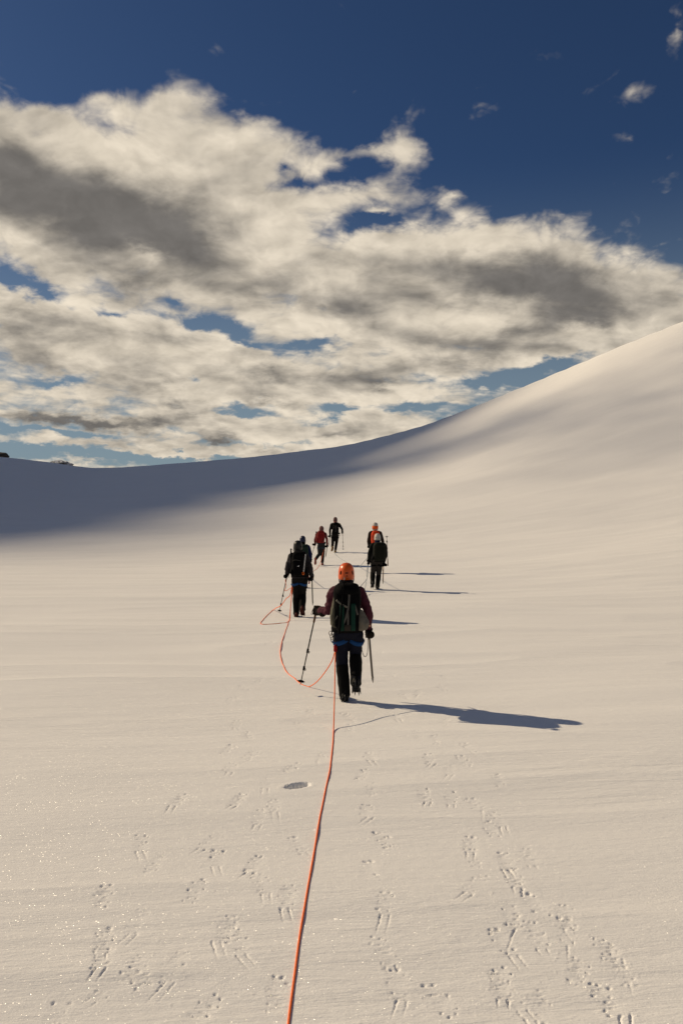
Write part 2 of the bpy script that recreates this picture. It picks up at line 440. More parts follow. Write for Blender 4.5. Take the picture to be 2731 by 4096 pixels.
# ------------------------------------------------------------------ mesh helpers
def finish(name, bm, material, parent=None, smooth=True):
    me = bpy.data.meshes.new(name)
    bmesh.ops.recalc_face_normals(bm, faces=bm.faces[:])
    bm.to_mesh(me); bm.free()
    if smooth:
        me.polygons.foreach_set("use_smooth", [True] * len(me.polygons))
    me.materials.append(material)
    o = bpy.data.objects.new(name, me); COL.objects.link(o)
    if parent is not None: o.parent = parent
    return o

def rings(bm, rr, cap=True):
    vr = [[bm.verts.new(p) for p in r] for r in rr]
    n = len(vr[0])
    for a, b in zip(vr[:-1], vr[1:]):
        for i in range(n):
            bm.faces.new((a[i], a[(i + 1) % n], b[(i + 1) % n], b[i]))
    if cap:
        bm.faces.new(vr[0][::-1]); bm.faces.new(vr[-1])

def tube(bm, pts, rad, n=10, flat=1.0, up=None):
    pts = [Vector(p) for p in pts]
    if not hasattr(rad, '__len__'): rad = [rad] * len(pts)
    t0 = (pts[1] - pts[0]).normalized()
    ref = Vector(up) if up is not None else (Vector((0, 0, 1)) if abs(t0.z) < .9 else Vector((0, 1, 0)))
    rr = []
    for i, p in enumerate(pts):
        a = pts[max(i - 1, 0)]; b = pts[min(i + 1, len(pts) - 1)]
        t = (b - a).normalized()
        u = (ref - t * ref.dot(t))
        u = u.normalized() if u.length > 1e-5 else t.orthogonal().normalized()
        if up is None: ref = u
        v = t.cross(u)
        rr.append([p + u * (math.cos(k * 2 * math.pi / n) * rad[i] * flat) + v * (math.sin(k * 2 * math.pi / n) * rad[i]) for k in range(n)])
    rings(bm, rr)

def limb(bm, pts, rad, n=12):
    """tube with rounded ends and resampled joints"""
    pts = [Vector(p) for p in pts]
    P, R = smooth_path(pts, rad, 5)
    d0 = (P[0] - P[1]).normalized() * R[0] * .6; d1 = (P[-1] - P[-2]).normalized() * R[-1] * .6
    P = [P[0] + d0] + P + [P[-1] + d1]; R = [R[0] * .6] + R + [R[-1] * .6]
    tube(bm, P, R, n)

def smooth_path(pts, rad=None, sub=6):
    pts = [Vector(p) for p in pts]
    if rad is None: rad = [1.0] * len(pts)
    P, R = [], []
    n = len(pts)
    for i in range(n - 1):
        p0 = pts[max(i - 1, 0)]; p1 = pts[i]; p2 = pts[i + 1]; p3 = pts[min(i + 2, n - 1)]
        for k in range(sub):
            t = k / sub
            P.append(.5 * ((2 * p1) + (p2 - p0) * t + (2 * p0 - 5 * p1 + 4 * p2 - p3) * t * t + (3 * p1 - p0 - 3 * p2 + p3) * t ** 3))
            R.append(rad[i] * (1 - t) + rad[i + 1] * t)
    P.append(pts[-1]); R.append(rad[-1])
    return P, R

def loft_z(bm, sec, n=20, power=2.0):
    """sec: (x, y, z, rx, ry) superellipse sections stacked upwards"""
    rr = []
    for (x, y, z, rx, ry) in sec:
        ring = []
        for k in range(n):
            a = k * 2 * math.pi / n
            c, s = math.cos(a), math.sin(a)
            e = 2.0 / power
            ring.append(Vector((x + rx * math.copysign(abs(c) ** e, c), y + ry * math.copysign(abs(s) ** e, s), z)))
        rr.append(ring)
    rings(bm, rr)

def ellipsoid(bm, c, r, mtx=None, u=14, v=9):
    ret = bmesh.ops.create_uvsphere(bm, u_segments=u, v_segments=v, radius=1.0)
    M = Matrix.Translation(c) @ (mtx.to_4x4() if mtx is not None else Matrix.Identity(4)) @ Matrix.Diagonal((*r, 1))
    bmesh.ops.transform(bm, matrix=M, verts=ret['verts'])

def box(bm, c, s, mtx=None):
    ret = bmesh.ops.create_cube(bm, size=1.0)
    M = Matrix.Translation(c) @ (mtx.to_4x4() if mtx is not None else Matrix.Identity(4)) @ Matrix.Diagonal((*s, 1))
    bmesh.ops.transform(bm, matrix=M, verts=ret['verts'])

def remeshed(bm, voxel, smooth_it=4, wr=0., wscale=14., seed=0, aniso=(1, 1, 1), ridge=None):
    """join overlapping closed pieces into one continuous surface, then add cloth wrinkles"""
    bmesh.ops.recalc_face_normals(bm, faces=bm.faces[:])
    me = bpy.data.meshes.new("tmp"); bm.to_mesh(me); bm.free()
    o = bpy.data.objects.new("tmp", me); COL.objects.link(o)
    m = o.modifiers.new("r", 'REMESH'); m.mode = 'VOXEL'; m.voxel_size = voxel
    if smooth_it:
        s = o.modifiers.new("s", 'SMOOTH'); s.iterations = smooth_it; s.factor = .5
    dg = bpy.context.evaluated_depsgraph_get()
    me2 = bpy.data.meshes.new_from_object(o.evaluated_get(dg))
    bpy.data.objects.remove(o); bpy.data.meshes.remove(me)
    b2 = bmesh.new(); b2.from_mesh(me2); bpy.data.meshes.remove(me2)
    if wr > 0 or ridge:
        b2.normal_update()
        off = Vector((seed * 3.7, seed * 1.3, seed * .9))
        mv = []
        for v in b2.verts:
            p = Vector((v.co.x * aniso[0], v.co.y * aniso[1], v.co.z * aniso[2]))
            d = wr * (mnoise.noise(p * wscale + off) + .5 * mnoise.noise(p * wscale * 2.3 + off) + .25 * (1 - 2 * abs(mnoise.noise(p * wscale * 1.3 - off))))
            if ridge: d += ridge(v.co)
            mv.append(v.normal * d)
        for v, d in zip(b2.verts, mv): v.co += d
    return b2

# ------------------------------------------------------------------ things, parts and their tags
def tag(o, label, cat, group=None):
    o["label"] = label; o["category"] = cat
    if group: o["group"] = group
    return o

class Thing:
    """an Empty at the thing's base; parts are given in the wearer's own frame (x right, y ahead, z up)"""
    def __init__(self, name, label, cat, frame, base=(0, 0, 0), group=None):
        loc, sc = frame
        self.base = Vector(base)
        e = bpy.data.objects.new(name, None); COL.objects.link(e)
        e.empty_display_size = .1
        e.location = Vector(loc) + self.base * sc
        e.scale = (sc, sc, sc)
        tag(e, label, cat, group)
        self.root = e
    def add(self, name, bm, material, parent=None, smooth=True):
        bmesh.ops.translate(bm, vec=-self.base, verts=bm.verts[:])
        return finish(name, bm, material, parent or self.root, smooth)

def frame_from(zdir, ydir):
    z = Vector(zdir).normalized(); y = Vector(ydir) - z * Vector(ydir).dot(z)
    y = y.normalized() if y.length > 1e-4 else z.orthogonal().normalized()
    x = y.cross(z)
    return Matrix((x, y, z)).transposed()

BLACK = mat("black_nylon", (.0032, .0032, .0036), .85, spec=.05)
DARKGREY = mat("dark_grey_webbing", (.075, .070, .064), .8)
STEEL = mat("steel", (.30, .29, .28), .35, metal=.9, bump=0)
DARKMETAL = mat("dark_metal", (.03, .03, .032), .4, metal=.6, bump=0)
SKIN = mat("skin", (.42, .23, .16), .6, var=.1)
EYEM = mat("eye_white", (.6, .6, .58), .3, var=.02, bump=0)
BLUEWEB = mat("blue_webbing", (.007, .042, .14), .75, var=.15)
ROPEM = mat("orange_rope", (.92, .19, .055), .7, var=.38, nscale=110., bump=.6, bscale=420.)
PALEROPE = mat("pale_blue_rope", (.27, .33, .36), .8, var=.2, nscale=200., bump=.4, bscale=400.)
SOLE = mat("boot_rubber", (.012, .011, .011), .6)
ORANGEMETAL = mat("orange_anodised_metal", (.80, .16, .02), .35, metal=.3, bump=0)
REDWEB = mat("red_webbing", (.30, .012, .015), .8)

def glove_bm(center, shaft, wrist_dir, closed=1.0):
    """mitt-thick five-finger glove closed round a shaft that runs along +z of its own frame"""
    bm = bmesh.new()
    M = frame_from(shaft, wrist_dir)
    c = Vector(center)
    def L(x, y, z): return c + M @ Vector((x * 1.2, y * 1.25, z * 1.25))
    # palm behind the shaft, towards the wrist
    ellipsoid(bm, L(0.004, .034, 0), (.037, .045, .060), M)
    limb(bm, [L(.0, .05, 0), L(.0, .11, -.005)], [.042, .050])
    for k, (zf, ln) in enumerate(((-.036, .86), (-.012, 1.0), (.012, .97), (.036, .88))):
        rad = .0155
        R = .030
        pts = []
        for a in (60, 10, -45, -95, -140):
            aa = math.radians(a)
            rr = R * (1.0 if ln > .9 else .97)
            pts.append(L(rr * math.cos(aa), rr * math.sin(aa) * ln, zf))
        limb(bm, pts[:4] if ln < .9 else pts, [rad * 1.05, rad, rad, rad * .95, rad * .85][:4 if ln < .9 else 5], 8)
    limb(bm, [L(-.02, .045, .030), L(-.032, .012, .040), L(-.018, -.024, .036), L(.0, -.036, .030)], [.019, .0175, .016, .014], 8)
    return remeshed(bm, .007, 2)

def boot_parts(bm, crp, an, pitch, yaw, length=.30):
    """boot into bm, crampon into crp; an = ankle joint, pitch>0 lowers the toe"""
    M = Matrix.Rotation(yaw, 3, 'Z') @ Matrix.Rotation(-pitch, 3, 'X')
    a = Vector(an)
    def L(x, y, z): return a + M @ Vector((x, y, z))
    hh = -.10                                    # sole below the ankle joint
    sec = [(-.085, .036, .030), (-.06, .043, .050), (.0, .044, .055), (.07, .046, .042), (.13, .048, .034), (.175, .040, .028), (.20, .020, .018)]
    rr = []
    for (y, hw, ht) in sec:
        rr.append([L(hw * math.cos(t), y, hh + .022 + ht + ht * math.sin(t)) for t in [k * 2 * math.pi / 14 for k in range(14)]])
    rings(bm, rr)
    limb(bm, [L(0, -.015, -.03), L(0, -.02, .05)], [.050, .048])
    # sole slab
    rr = []
    for (y, hw) in ((-.09, .030), (-.07, .041), (0, .040), (.09, .047), (.15, .046), (.195, .030), (.21, .012)):
        rr.append([L(-hw, y, hh + .018), L(hw, y, hh + .018), L(hw, y, hh + .044), L(-hw, y, hh + .044)])
    rings(bm, rr)
    # crampon: side rails, cross bars, points, heel lever
    zf = hh + .014
    for s in (-1, 1):
        tube(crp, [L(s * .032, -.075, zf), L(s * .034, .02, zf), L(s * .040, .11, zf), L(s * .026, .20, zf)], .005, 6)
        for (y, x) in ((.205, .022), (.15, .046), (.10, .048), (.04, .042), (-.03, .038), (-.075, .034)):
            tip = L(s * (x + .006), y + (.02 if y > .19 else 0), zf - .032)
            tube(crp, [L(s * x, y, zf + .006), L(s * (x + .003), y + .002, zf - .012), tip], [.008, .006, .0008], 5)
        tube(crp, [L(s * .045, .12, zf), L(s * .052, .12, zf + .03), L(s * .03, .15, zf + .058)], .004, 5)
        tube(crp, [L(s * .036, -.07, zf), L(s * .046, -.075, zf + .035), L(s * .02, -.098, zf + .06)], .004, 5)
    for y in (.13, .04, -.06):
        tube(crp, [L(-.04, y, zf), L(.04, y, zf)], .0045, 6)
    tube(crp, [L(0, -.098, zf), L(0, -.104, zf + .05), L(0, -.092, zf + .085)], [.010, .010, .008], 6)

def helmet_shape(c, rx=.101, ry=.128, h=.142, drop=.070):
    """returns (bm, surface function) of a climbing helmet shell centred at c (brim level)"""
    bm = bmesh.new()
    n = 32
    rr = []
    c = Vector(c)
    for (f, z) in ((.93, -drop), (1.0, -drop + .006), (1.02, -.03), (1.0, .0), (.985, .035), (.93, .072), (.82, .105), (.64, .131), (.40, .148), (.16, .155), (.02, .156)):
        ring = []
        for k in range(n):
            a = k * 2 * math.pi / n
            x, y = math.cos(a), math.sin(a)
            zz = z
            if z < 0 and y > .2: zz = z + (y - .2) * .05          # raised at the brow
            ring.append(c + Vector((rx * f * x, ry * f * y, zz * h / .156 if z > 0 else zz)))
        rr.append(ring)
    rings(bm, rr)
    def surf(x, z, out=.002):
        zz = z / h if z > 0 else 0
        q = 1 - (x / (rx * 1.0)) ** 2 - zz ** 2
        return c + Vector((x, -(ry * math.sqrt(max(q, .0)) + out), z))
    return bm, surf

def person(label, frame, J, cl, near=True, group="hikers roped together on the snow"):
    """J: joints in metres for a person about 1.76 m tall with helmet; cl: clothing colours"""
    T = Thing("person", label, "person", frame, (0, 0, 0), group)
    V = lambda k: Vector(J[k])
    vox = .0125 if near else .018
    px, py = J.get('lean', (0, 0))
    head = V('head')
    # --- body: one continuous figure under the clothing
    bm = bmesh.new()
    loft_z(bm, [(J['px'], 0, .86, .10, .08), (J['px'], 0, .96, .14, .10), (J['px'] * .6, 0, 1.10, .13, .095), (0, 0, 1.28, .155, .105), (0, 0, 1.38, .13, .085), (head.x * .6, .01, 1.43, .06, .06)], 16)
    limb(bm, [(head.x * .6, .005, 1.38), (head.x, head.y - .005, head.z - .07)], [.055, .052])
    ellipsoid(bm, head, (.075, .095, .105))
    ellipsoid(bm, head + Vector((0, .045, -.065)), (.050, .050, .050))       # jaw
    ellipsoid(bm, head + Vector((0, .100, -.018)), (.013, .020, .024))       # nose
    ellipsoid(bm, head + Vector((0, .082, .028)), (.050, .018, .012))        # brow
    ellipsoid(bm, head + Vector((0, .088, -.062)), (.022, .012, .009))       # mouth
    for s in (-1, 1):
        ellipsoid(bm, head + Vector((s * .078, .0, -.012)), (.010, .018, .028))
    for s in 'lr':
        limb(bm, [V('sh_' + s), V('el_' + s), V('ha_' + s)], [.042, .034, .028])
        limb(bm, [V('hip_' + s), V('kn_' + s), V('an_' + s)], [.070, .048, .036])
    T.add("body", remeshed(bm, vox, 3), SKIN)
    for s in (-1, 1):
        bm = bmesh.new(); ellipsoid(bm, head + Vector((s * .030, .086, .005)), (.012, .008, .009), None, 8, 6)
        T.add("eye", bm, EYEM)
    # --- trousers
    bm = bmesh.new()
    w = cl.get('hip', .165)
    loft_z(bm, [(J['px'], -.0, .80, w * .80, .10), (J['px'], -.01, .86, w, .128), (J['px'], -.01, .92, w * .98, .128), (J['px'], 0, 1.0, w * .92, .115)], 18)
    for s in 'lr':
        k, a, h = V('kn_' + s), V('an_' + s), V('hip_' + s)
        limb(bm, [h, h.lerp(k, .5), k, k.lerp(a, .45), k.lerp(a, .93)], [.100, .093, .078, .072, .066])
    T.add("trousers", remeshed(bm, vox, 3, .0075, 11, 2, (1, 1, 1.6)), cl['trousers'])
    # --- jacket
    bm = bmesh.new()
    b = cl.get('bulk', 1.0)
    hem = cl.get('hem', .88)
    loft_z(bm, [(J['px'], 0, hem, .165 * b, .130 * b), (J['px'] * .9, 0, hem + .08, .165 * b, .130 * b), (J['px'] * .5, 0, 1.08, .158 * b, .122 * b), (0, 0, 1.25, .182 * b, .130 * b), (0, 0, 1.36, .172 * b, .105 * b),
                (head.x * .4, 0, 1.42, .110, .085), (head.x * .6, .005, 1.46, .075, .075), (head.x * .8, .01, 1.50, .070, .072)], 22)
    for s in 'lr':
        h, e, n = V('sh_' + s), V('el_' + s), V('ha_' + s)
        limb(bm, [Vector((h.x * .55, h.y, h.z - .01)), h, h.lerp(e, .5), e, e.lerp(n, .5), e.lerp(n, .80)], [.078 * b, .066 * b, .060 * b, .056 * b, .050 * b, .044 * b])
    rd = None
    if cl.get('puffy'):
        rd = lambda p: .006 * abs(math.sin(p.z * 2 * math.pi / .085 * .5 + p.x * 3)) - .003
    T.add("jacket", remeshed(bm, vox, 3, cl.get('wr', .009), 10, 5, (1, 1, 1.2), rd), cl['jacket'])
    # --- neck scarf or hood behind the neck
    if cl.get('hood'):
        bm = bmesh.new()
        ellipsoid(bm, head + Vector((0, -.012, .0)), (.105, .120, .130))
        limb(bm, [head + Vector((0, -.02, -.05)), (head.x * .7, -.02, 1.42)], [.100, .110])
        T.add("hood", remeshed(bm, vox, 4, .006, 14, 9), cl['hood'])
    if cl.get('scarf'):
        bm = bmesh.new()
        loft_z(bm, [(head.x * .7, .0, 1.40, .098, .095), (head.x * .8, .0, 1.44, .094, .094), (head.x * .9, .005, 1.50, .085, .09), (head.x, .01, 1.545, .078, .088)], 18)
        T.add("scarf", remeshed(bm, vox * .9, 2, .006, 18, 4), cl['scarf'])
    if cl.get('cap'):
        bm = bmesh.new()
        ellipsoid(bm, head + Vector((0, -.006, .035)), (.088, .108, .090))
        T.add("cap", remeshed(bm, .010, 3), cl['cap'])
    # --- helmet
    if cl.get('helmet'):
        hc = head + Vector((0, -.006, .025))
        bm, surf = helmet_shape(hc)
        H = T.add("helmet", bm, cl['helmet'])
        vents = cl.get('vents', ())
        for (x, z, wx, wz, tilt) in vents:
            p = surf(x, z, -.001)
            nrm = Vector((x / .010, (p.y - hc.y) / .0164, z / .024 if z > 0 else 0)).normalized()
            M = frame_from(nrm, (tilt, 0, 1))
            bm = bmesh.new(); ellipsoid(bm, p, (wx, wz, .0035), M, 12, 6)
            T.add("vent", bm, cl.get('ventmat', BLACK), H)
        # chin straps
        for s in (-1, 1):
            bm = bmesh.new()
            tube(bm, [hc + Vector((s * .094, -.03, -.06)), hc + Vector((s * .086, .01, -.11)), hc + Vector((s * .05, .055, -.155))], .007, 6, .35)
            T.add("chin_strap", bm, BLACK, H)
        if cl.get('helmet_band'):
            bm = bmesh.new()
            loft_z(bm, [(hc.x, hc.y, hc.z - .078, .097, .124), (hc.x, hc.y, hc.z - .072, .106, .134), (hc.x, hc.y, hc.z + .018, .106, .134), (hc.x, hc.y, hc.z + .024, .099, .126)], 28)
            T.add("goggle_band", bm, cl['helmet_band'], H)
    # --- gloves
    for s in 'lr':
        e, n = V('el_' + s), V('ha_' + s)
        sh = Vector(J.get('shaft_' + s, (0, 0, 1)))
        T.add("glove", glove_bm(n, sh, (e - n)), cl['gloves'])
    # --- gaiters, boots, crampons
    for s in 'lr':
        k, a = V('kn_' + s), V('an_' + s)
        pitch, yaw = J['foot_' + s]
        if cl.get('gaiters'):
            bm = bmesh.new()
            top = k.lerp(a, .12)
            low = a + Vector((0, .01, -.035))
            limb(bm, [top, top.lerp(a, .25), top.lerp(a, .55), top.lerp(a, .8), low], [.080, .083, .078, .072, .073])
            T.add("gaiter", remeshed(bm, vox, 2, .006, 13, 6, (1, 1, .6)), cl['gaiters'])
        bm = bmesh.new(); cp = bmesh.new()
        boot_parts(bm, cp, a, pitch, yaw)
        B = T.add("boot", remeshed(bm, .010, 2), cl['boots'])
        T.add("crampon", cp, cl.get('crampons', DARKMETAL), B)
    # --- climbing harness
    if cl.get('harness'):
        bm = bmesh.new()
        w2 = w + .016
        x0 = J['px']
        loft_z(bm, [(x0, -.01, .925, w2 * .98, .140), (x0, -.01, .93, w2 * 1.01, .146), (x0, -.01, .965, w2 * 1.0, .144), (x0, -.01, .97, w2 * .97, .138)], 26)
        Hn = T.add("harness", bm, cl['harness'])
        for s in 'lr':
            h, k = V('hip_' + s), V('kn_' + s)
            d = (k - h).normalized()
            sgn = -1 if s == 'l' else 1
            c0 = h + d * .100 + Vector((sgn * .006, 0, 0))
            ax = (d + Vector((sgn * -.30, 0, 0))).normalized()
            M = frame_from(-ax, (0, 1, 0))
            bm = bmesh.new(); ring = []
            for (zz, rr_) in ((-.028, .094), (-.026, .102), (.026, .106), (.028, .097)):
                ring.append([c0 + M @ Vector((rr_ * math.cos(t), rr_ * math.sin(t), zz)) for t in [i * 2 * math.pi / 24 for i in range(24)]])
            rings(bm, ring)
            T.add("leg_loop", bm, BLUEWEB if cl.get('blue_loops') else cl['harness'], Hn)
        if cl.get('gear'):
            for i, (gx, gz, ln) in enumerate(cl['gear']):
                bm = bmesh.new()
                P = [Vector((gx + .020 * math.sin(t) * (1 + .3 * math.cos(t)), -.06 + .004 * i, gz - .035 + .036 * math.cos(t) * ln)) for t in [q * 2 * math.pi / 14 for q in range(15)]]
                tube(bm, P, .0045, 6)
                T.add("carabiner", bm, STEEL if i % 2 else DARKMETAL, Hn)
    return T

def trekking_pole(label, frame, grip, tip, group="trekking poles", color=None, basket=True, flip=False, strap=True, strap_side=1):
    g, t = Vector(grip), Vector(tip)
    d = (t - g).normalized(); L = (t - g).length
    P = Thing("trekking_pole", label, "trekking pole", frame, t, group)
    col = color or mat("pole_tube", (.022, .020, .019), .4, metal=.4, bump=0)
    bm = bmesh.new()
    tube(bm, [g - d * .055, g - d * .05, g - d * .02, g + d * .03, g + d * .08, g + d * .17, g + d * .175], [.010, .018, .0155, .0165, .0155, .014, .010], 10)
    P.add("grip", bm, mat("cork_grip", (.10, .055, .03), .9) if color is None else BLACK)
    bm = bmesh.new(); tube(bm, [g + d * .15, g + d * (L * .55)], .0092, 8); P.add("upper_shaft", bm, col)
    bm = bmesh.new(); tube(bm, [g + d * (L * .53), g + d * (L * .78)], .0078, 8); P.add("middle_shaft", bm, col)
    bm = bmesh.new(); tube(bm, [g + d * (L * .76), t - d * .05], .0065, 8); P.add("lower_shaft", bm, col)
    for f in (.545, .775):
        bm = bmesh.new(); c = g + d * (L * f)
        tube(bm, [c - d * .03, c - d * .025, c + d * .025, c + d * .03], [.010, .015, .014, .009], 8)
        o = d.cross(Vector((0, 1, 0))).normalized()
        tube(bm, [c + o * .012, c + o * .024 + d * .005, c + o * .022 + d * .028], .006, 6)
        P.add("clamp", bm, BLACK)
    bm = bmesh.new(); tube(bm, [t - d * .055, t - d * .012, t], [.0065, .005, .0015], 8); P.add("tip", bm, STEEL)
    if basket:
        c = t - d * .06
        bm = bmesh.new()
        M = frame_from(-d, (0, 1, 0))
        ring = []
        n = 24
        for (r0, z) in ((.008, .012), (.030, .002), (.046, -.004), (.046, -.009), (.030, -.005), (.008, -.004)):
            ring.append([c + M @ Vector((r0 * (1 + (.10 * math.cos(6 * a) if r0 > .02 else 0)) * math.cos(a), r0 * (1 + (.10 * math.cos(6 * a) if r0 > .02 else 0)) * math.sin(a), z)) for a in [k * 2 * math.pi / n for k in range(n)]])
        rings(bm, ring); P.add("basket", bm, BLACK)
    if strap:
        bm = bmesh.new()
        s = strap_side
        Pth, _ = smooth_path([g - d * .045, g - d * .03 + Vector((s * .045, -.02, -.01)), g + d * .06 + Vector((s * .055, -.03, 0)), g + d * .04 + Vector((s * .02, -.02, 0)), g - d * .04], None, 5)
        tube(bm, Pth, .008, 6, .3); P.add("wrist_strap", bm, BLACK)
    return P

def ice_axe(label, frame, head, spike, fwd=(0, 1, 0), group="ice axes", shaftmat=None, leash=None):
    h, t = Vector(head), Vector(spike)
    d = (t - h).normalized(); L = (t - h).length
    A = Thing("ice_axe", label, "ice axe", frame, t, group)
    f = Vector(fwd) - d * Vector(fwd).dot(d); f.normalize()
    o = d.cross(f)
    bm = bmesh.new()
    tube(bm, [h, h + d * (L - .07)], .0135, 10, 1.35, up=f)
    A.add("shaft", bm, shaftmat or mat("aluminium_shaft", (.13, .115, .10), .45, metal=.7, bump=0))
    bm = bmesh.new()                                       # pick: drooping tapered blade with teeth
    n = 9; up_, lo_ = [], []
    for i in range(n):
        s = i / (n - 1)
        c = h + f * (.01 + .155 * s) + d * (.045 * s * s)
        hw = .014 * (1 - s) + .002
        tooth = .004 if i % 2 and i > 3 else 0
        up_.append((c - d * hw, s)); lo_.append((c + d * (hw + tooth), s))
    ring = []
    for (a, s), (b, _) in zip(up_, lo_):
        th = .0045 * (1 - .6 * s)
        ring.append([a + o * th, a - o * th, b - o * th, b + o * th])
    rings(bm, ring); A.add("pick", bm, STEEL)
    bm = bmesh.new()                                       # adze
    ring = []
    for s, wd in ((0, .012), (.4, .016), (.8, .024), (1.0, .028)):
        c = h - f * (.008 + .07 * s) + d * (.012 * s)
        ring.append([c + o * wd - d * .004, c - o * wd - d * .004, c - o * wd + d * .003, c + o * wd + d * .003])
    rings(bm, ring); A.add("adze", bm, STEEL)
    bm = bmesh.new()
    tube(bm, [t - d * .085, t - d * .06, t - d * .03, t], [.016, .015, .009, .001], 8); A.add("spike", bm, STEEL)
    if leash:
        bm = bmesh.new(); Pp, _ = smooth_path(leash, None, 6); tube(bm, Pp, .0042, 6); A.add("leash", bm, mat("grey_cord", (.12, .115, .11), .8))
    return A

def backpack(label, frame, S, near=True):
    """S: x0,z0,z1,w,d,y0 (front face), colours; the pack rides behind (-y)"""
    x0, z0, z1, w, d, y0 = S['x0'], S['z0'], S['z1'], S['w'], S['d'], S['y0']
    B = Thing("backpack", label, "backpack", frame, (x0, y0 - d, z0), "backpacks worn by the hikers")
    vox = .012 if near else .018
    lean = S.get('lean', 0.)
    cy = y0 - d
    H = z1 - z0
    prof = S.get('prof', ((0, .70, .55), (.03, .84, .80), (.12, .93, .95), (.35, 1.0, 1.0), (.6, 1.02, .95), (.8, 1.0, .85), (.93, .94, .78), (1.0, .80, .62)))
    def sect(f):
        fs = [p[0] for p in prof]
        return np.interp(f, fs, [p[1] for p in prof]) * w, np.interp(f, fs, [p[2] for p in prof]) * d
    def back(x, z, out=.004):
        f = min(max((z - z0) / H, 0), 1); rx, ry = sect(f)
        q = max(1 - abs((x - x0 - lean * f) / rx) ** 3.2, 0) ** (1 / 3.2)
        return Vector((x, cy - ry * q - out, z))
    bm = bmesh.new()
    loft_z(bm, [(x0 + lean * f, cy, z0 + H * f, sect(f)[0], sect(f)[1]) for f in [p[0] for p in prof]], 28, 3.2)
    B.add("pack_body", remeshed(bm, vox, 3, S.get('wr', .006), 9, 8, (1, 1, .7)), S['mat'])
    if 'panels' in S:
        for (xa, xb, za, zb, m_) in S['panels']:
            bm = bmesh.new(); nz, nx = 14, 6
            g = [[bm.verts.new(back(xa + (xb - xa) * i / nx, za + (zb - za) * j / nz, .011)) for i in range(nx + 1)] for j in range(nz + 1)]
            g2 = [[bm.verts.new(back(xa + (xb - xa) * i / nx, za + (zb - za) * j / nz, -.004)) for i in range(nx + 1)] for j in range(nz + 1)]
            for j in range(nz):
                for i in range(nx):
                    bm.faces.new((g[j][i], g[j][i + 1], g[j + 1][i + 1], g[j + 1][i]))
                    bm.faces.new((g2[j][i], g2[j + 1][i], g2[j + 1][i + 1], g2[j][i + 1]))
            for j in range(nz):
                bm.faces.new((g[j][0], g[j + 1][0], g2[j + 1][0], g2[j][0])); bm.faces.new((g[j][nx], g2[j][nx], g2[j + 1][nx], g[j + 1][nx]))
            for i in range(nx):
                bm.faces.new((g[0][i], g2[0][i], g2[0][i + 1], g[0][i + 1])); bm.faces.new((g[nz][i], g[nz][i + 1], g2[nz][i + 1], g2[nz][i]))
            B.add("fabric_panel", bm, m_)
    bm = bmesh.new()                                        # lid
    lx = S.get('lidx', x0 + lean)
    lw = S.get('lidw', w * .92)
    loft_z(bm, [(lx, cy - .005, z1 - .10, lw * .9, d * .80), (lx, cy - .012, z1 - .075, lw * 1.03, d * 1.02), (lx, cy - .01, z1 - .03, lw * 1.03, d * 1.0), (lx, cy, z1 + .02, lw * .9, d * .85), (lx, cy + .01, z1 + .045, lw * .6, d * .5)], 26, 2.8)
    B.add("lid", remeshed(bm, vox, 3, .008, 10, 3), S.get('lid', S['mat']))
    bm = bmesh.new()                                        # hip belt round the waist
    P = []
    for k in range(17):
        a = math.radians(-100 - 20 + k * 12.5 + 20)
        a = math.pi * 1.0 + math.pi * k / 16
        P.append(Vector((x0 + .185 * math.cos(a), .0 + .165 * math.sin(a) * 1.0, z0 + S.get('belt', .0))))
    tube(bm, P, .042, 8, .30, up=(0, -1, 0.001)) if False else None
    ring = []
    for k in range(25):
        a = math.radians(150 + k * 10)
        c, s_ = math.cos(a), math.sin(a)
        o_ = Vector((c, s_, 0)); p = Vector((x0 + .188 * c, .158 * s_ - .004, z0 + S.get('belt', .0)))
        hh = .040
        ring.append([p + o_ * .012 + Vector((0, 0, hh * .8)), p + o_ * .016, p + o_ * .012 - Vector((0, 0, hh)), p - o_ * .004 - Vector((0, 0, hh)), p - o_ * .004 + Vector((0, 0, hh * .8))])
    rings(bm, ring); B.add("hip_belt", bm, BLACK)
    for s in (-1, 1):                                        # shoulder straps
        bm = bmesh.new()
        xs = S.get('shx', .0) + s * .105
        P, _ = smooth_path([(xs * .8, y0 - .02, 1.34), (xs, -.06, 1.445), (xs * 1.12, .03, 1.455), (xs * 1.15, .12, 1.36), (xs * 1.15, .15, 1.22), (xs * 1.3, .10, 1.08), (xs * 1.5, -.05, 1.0), (xs * 1.3, y0 - .03, z0 + .08)], None, 4)
        tube(bm, P, .028, 8, .28, up=(0, .6, .8)); B.add("shoulder_strap", bm, S.get('strapmat', BLACK))
    for (pts, wd, m_) in S.get('straps', ()):
        bm = bmesh.new()
        Q, _ = smooth_path([Vector((p[0], 0, p[1])) for p in pts], None, 5)
        P = [back(q.x, q.z, .007 + (pts[0][2] if len(pts[0]) > 2 else 0)) for q in Q]
        tube(bm, P, wd, 8, .22, up=(0, -1, 0)); B.add("strap", bm, m_)
    for (sx, za, zb, bul, m_) in S.get('pockets', ()):
        bm = bmesh.new()
        xx = x0 + sx * (w + bul * .35)
        loft_z(bm, [(xx - sx * .02, cy - .01, za, bul * .4, d * .35), (xx, cy - .015, za + .03, bul * .85, d * .62), (xx + sx * .005, cy - .02, za + (zb - za) * .4, bul, d * .72), (xx - sx * bul * .3, cy - .01, za + (zb - za) * .75, bul * .75, d * .6), (xx - sx * bul * .55, cy, zb, bul * .45, d * .5)], 20)
        B.add("side_pocket", remeshed(bm, vox, 3, .009, 16, 7, (1, 1, .8)), m_)
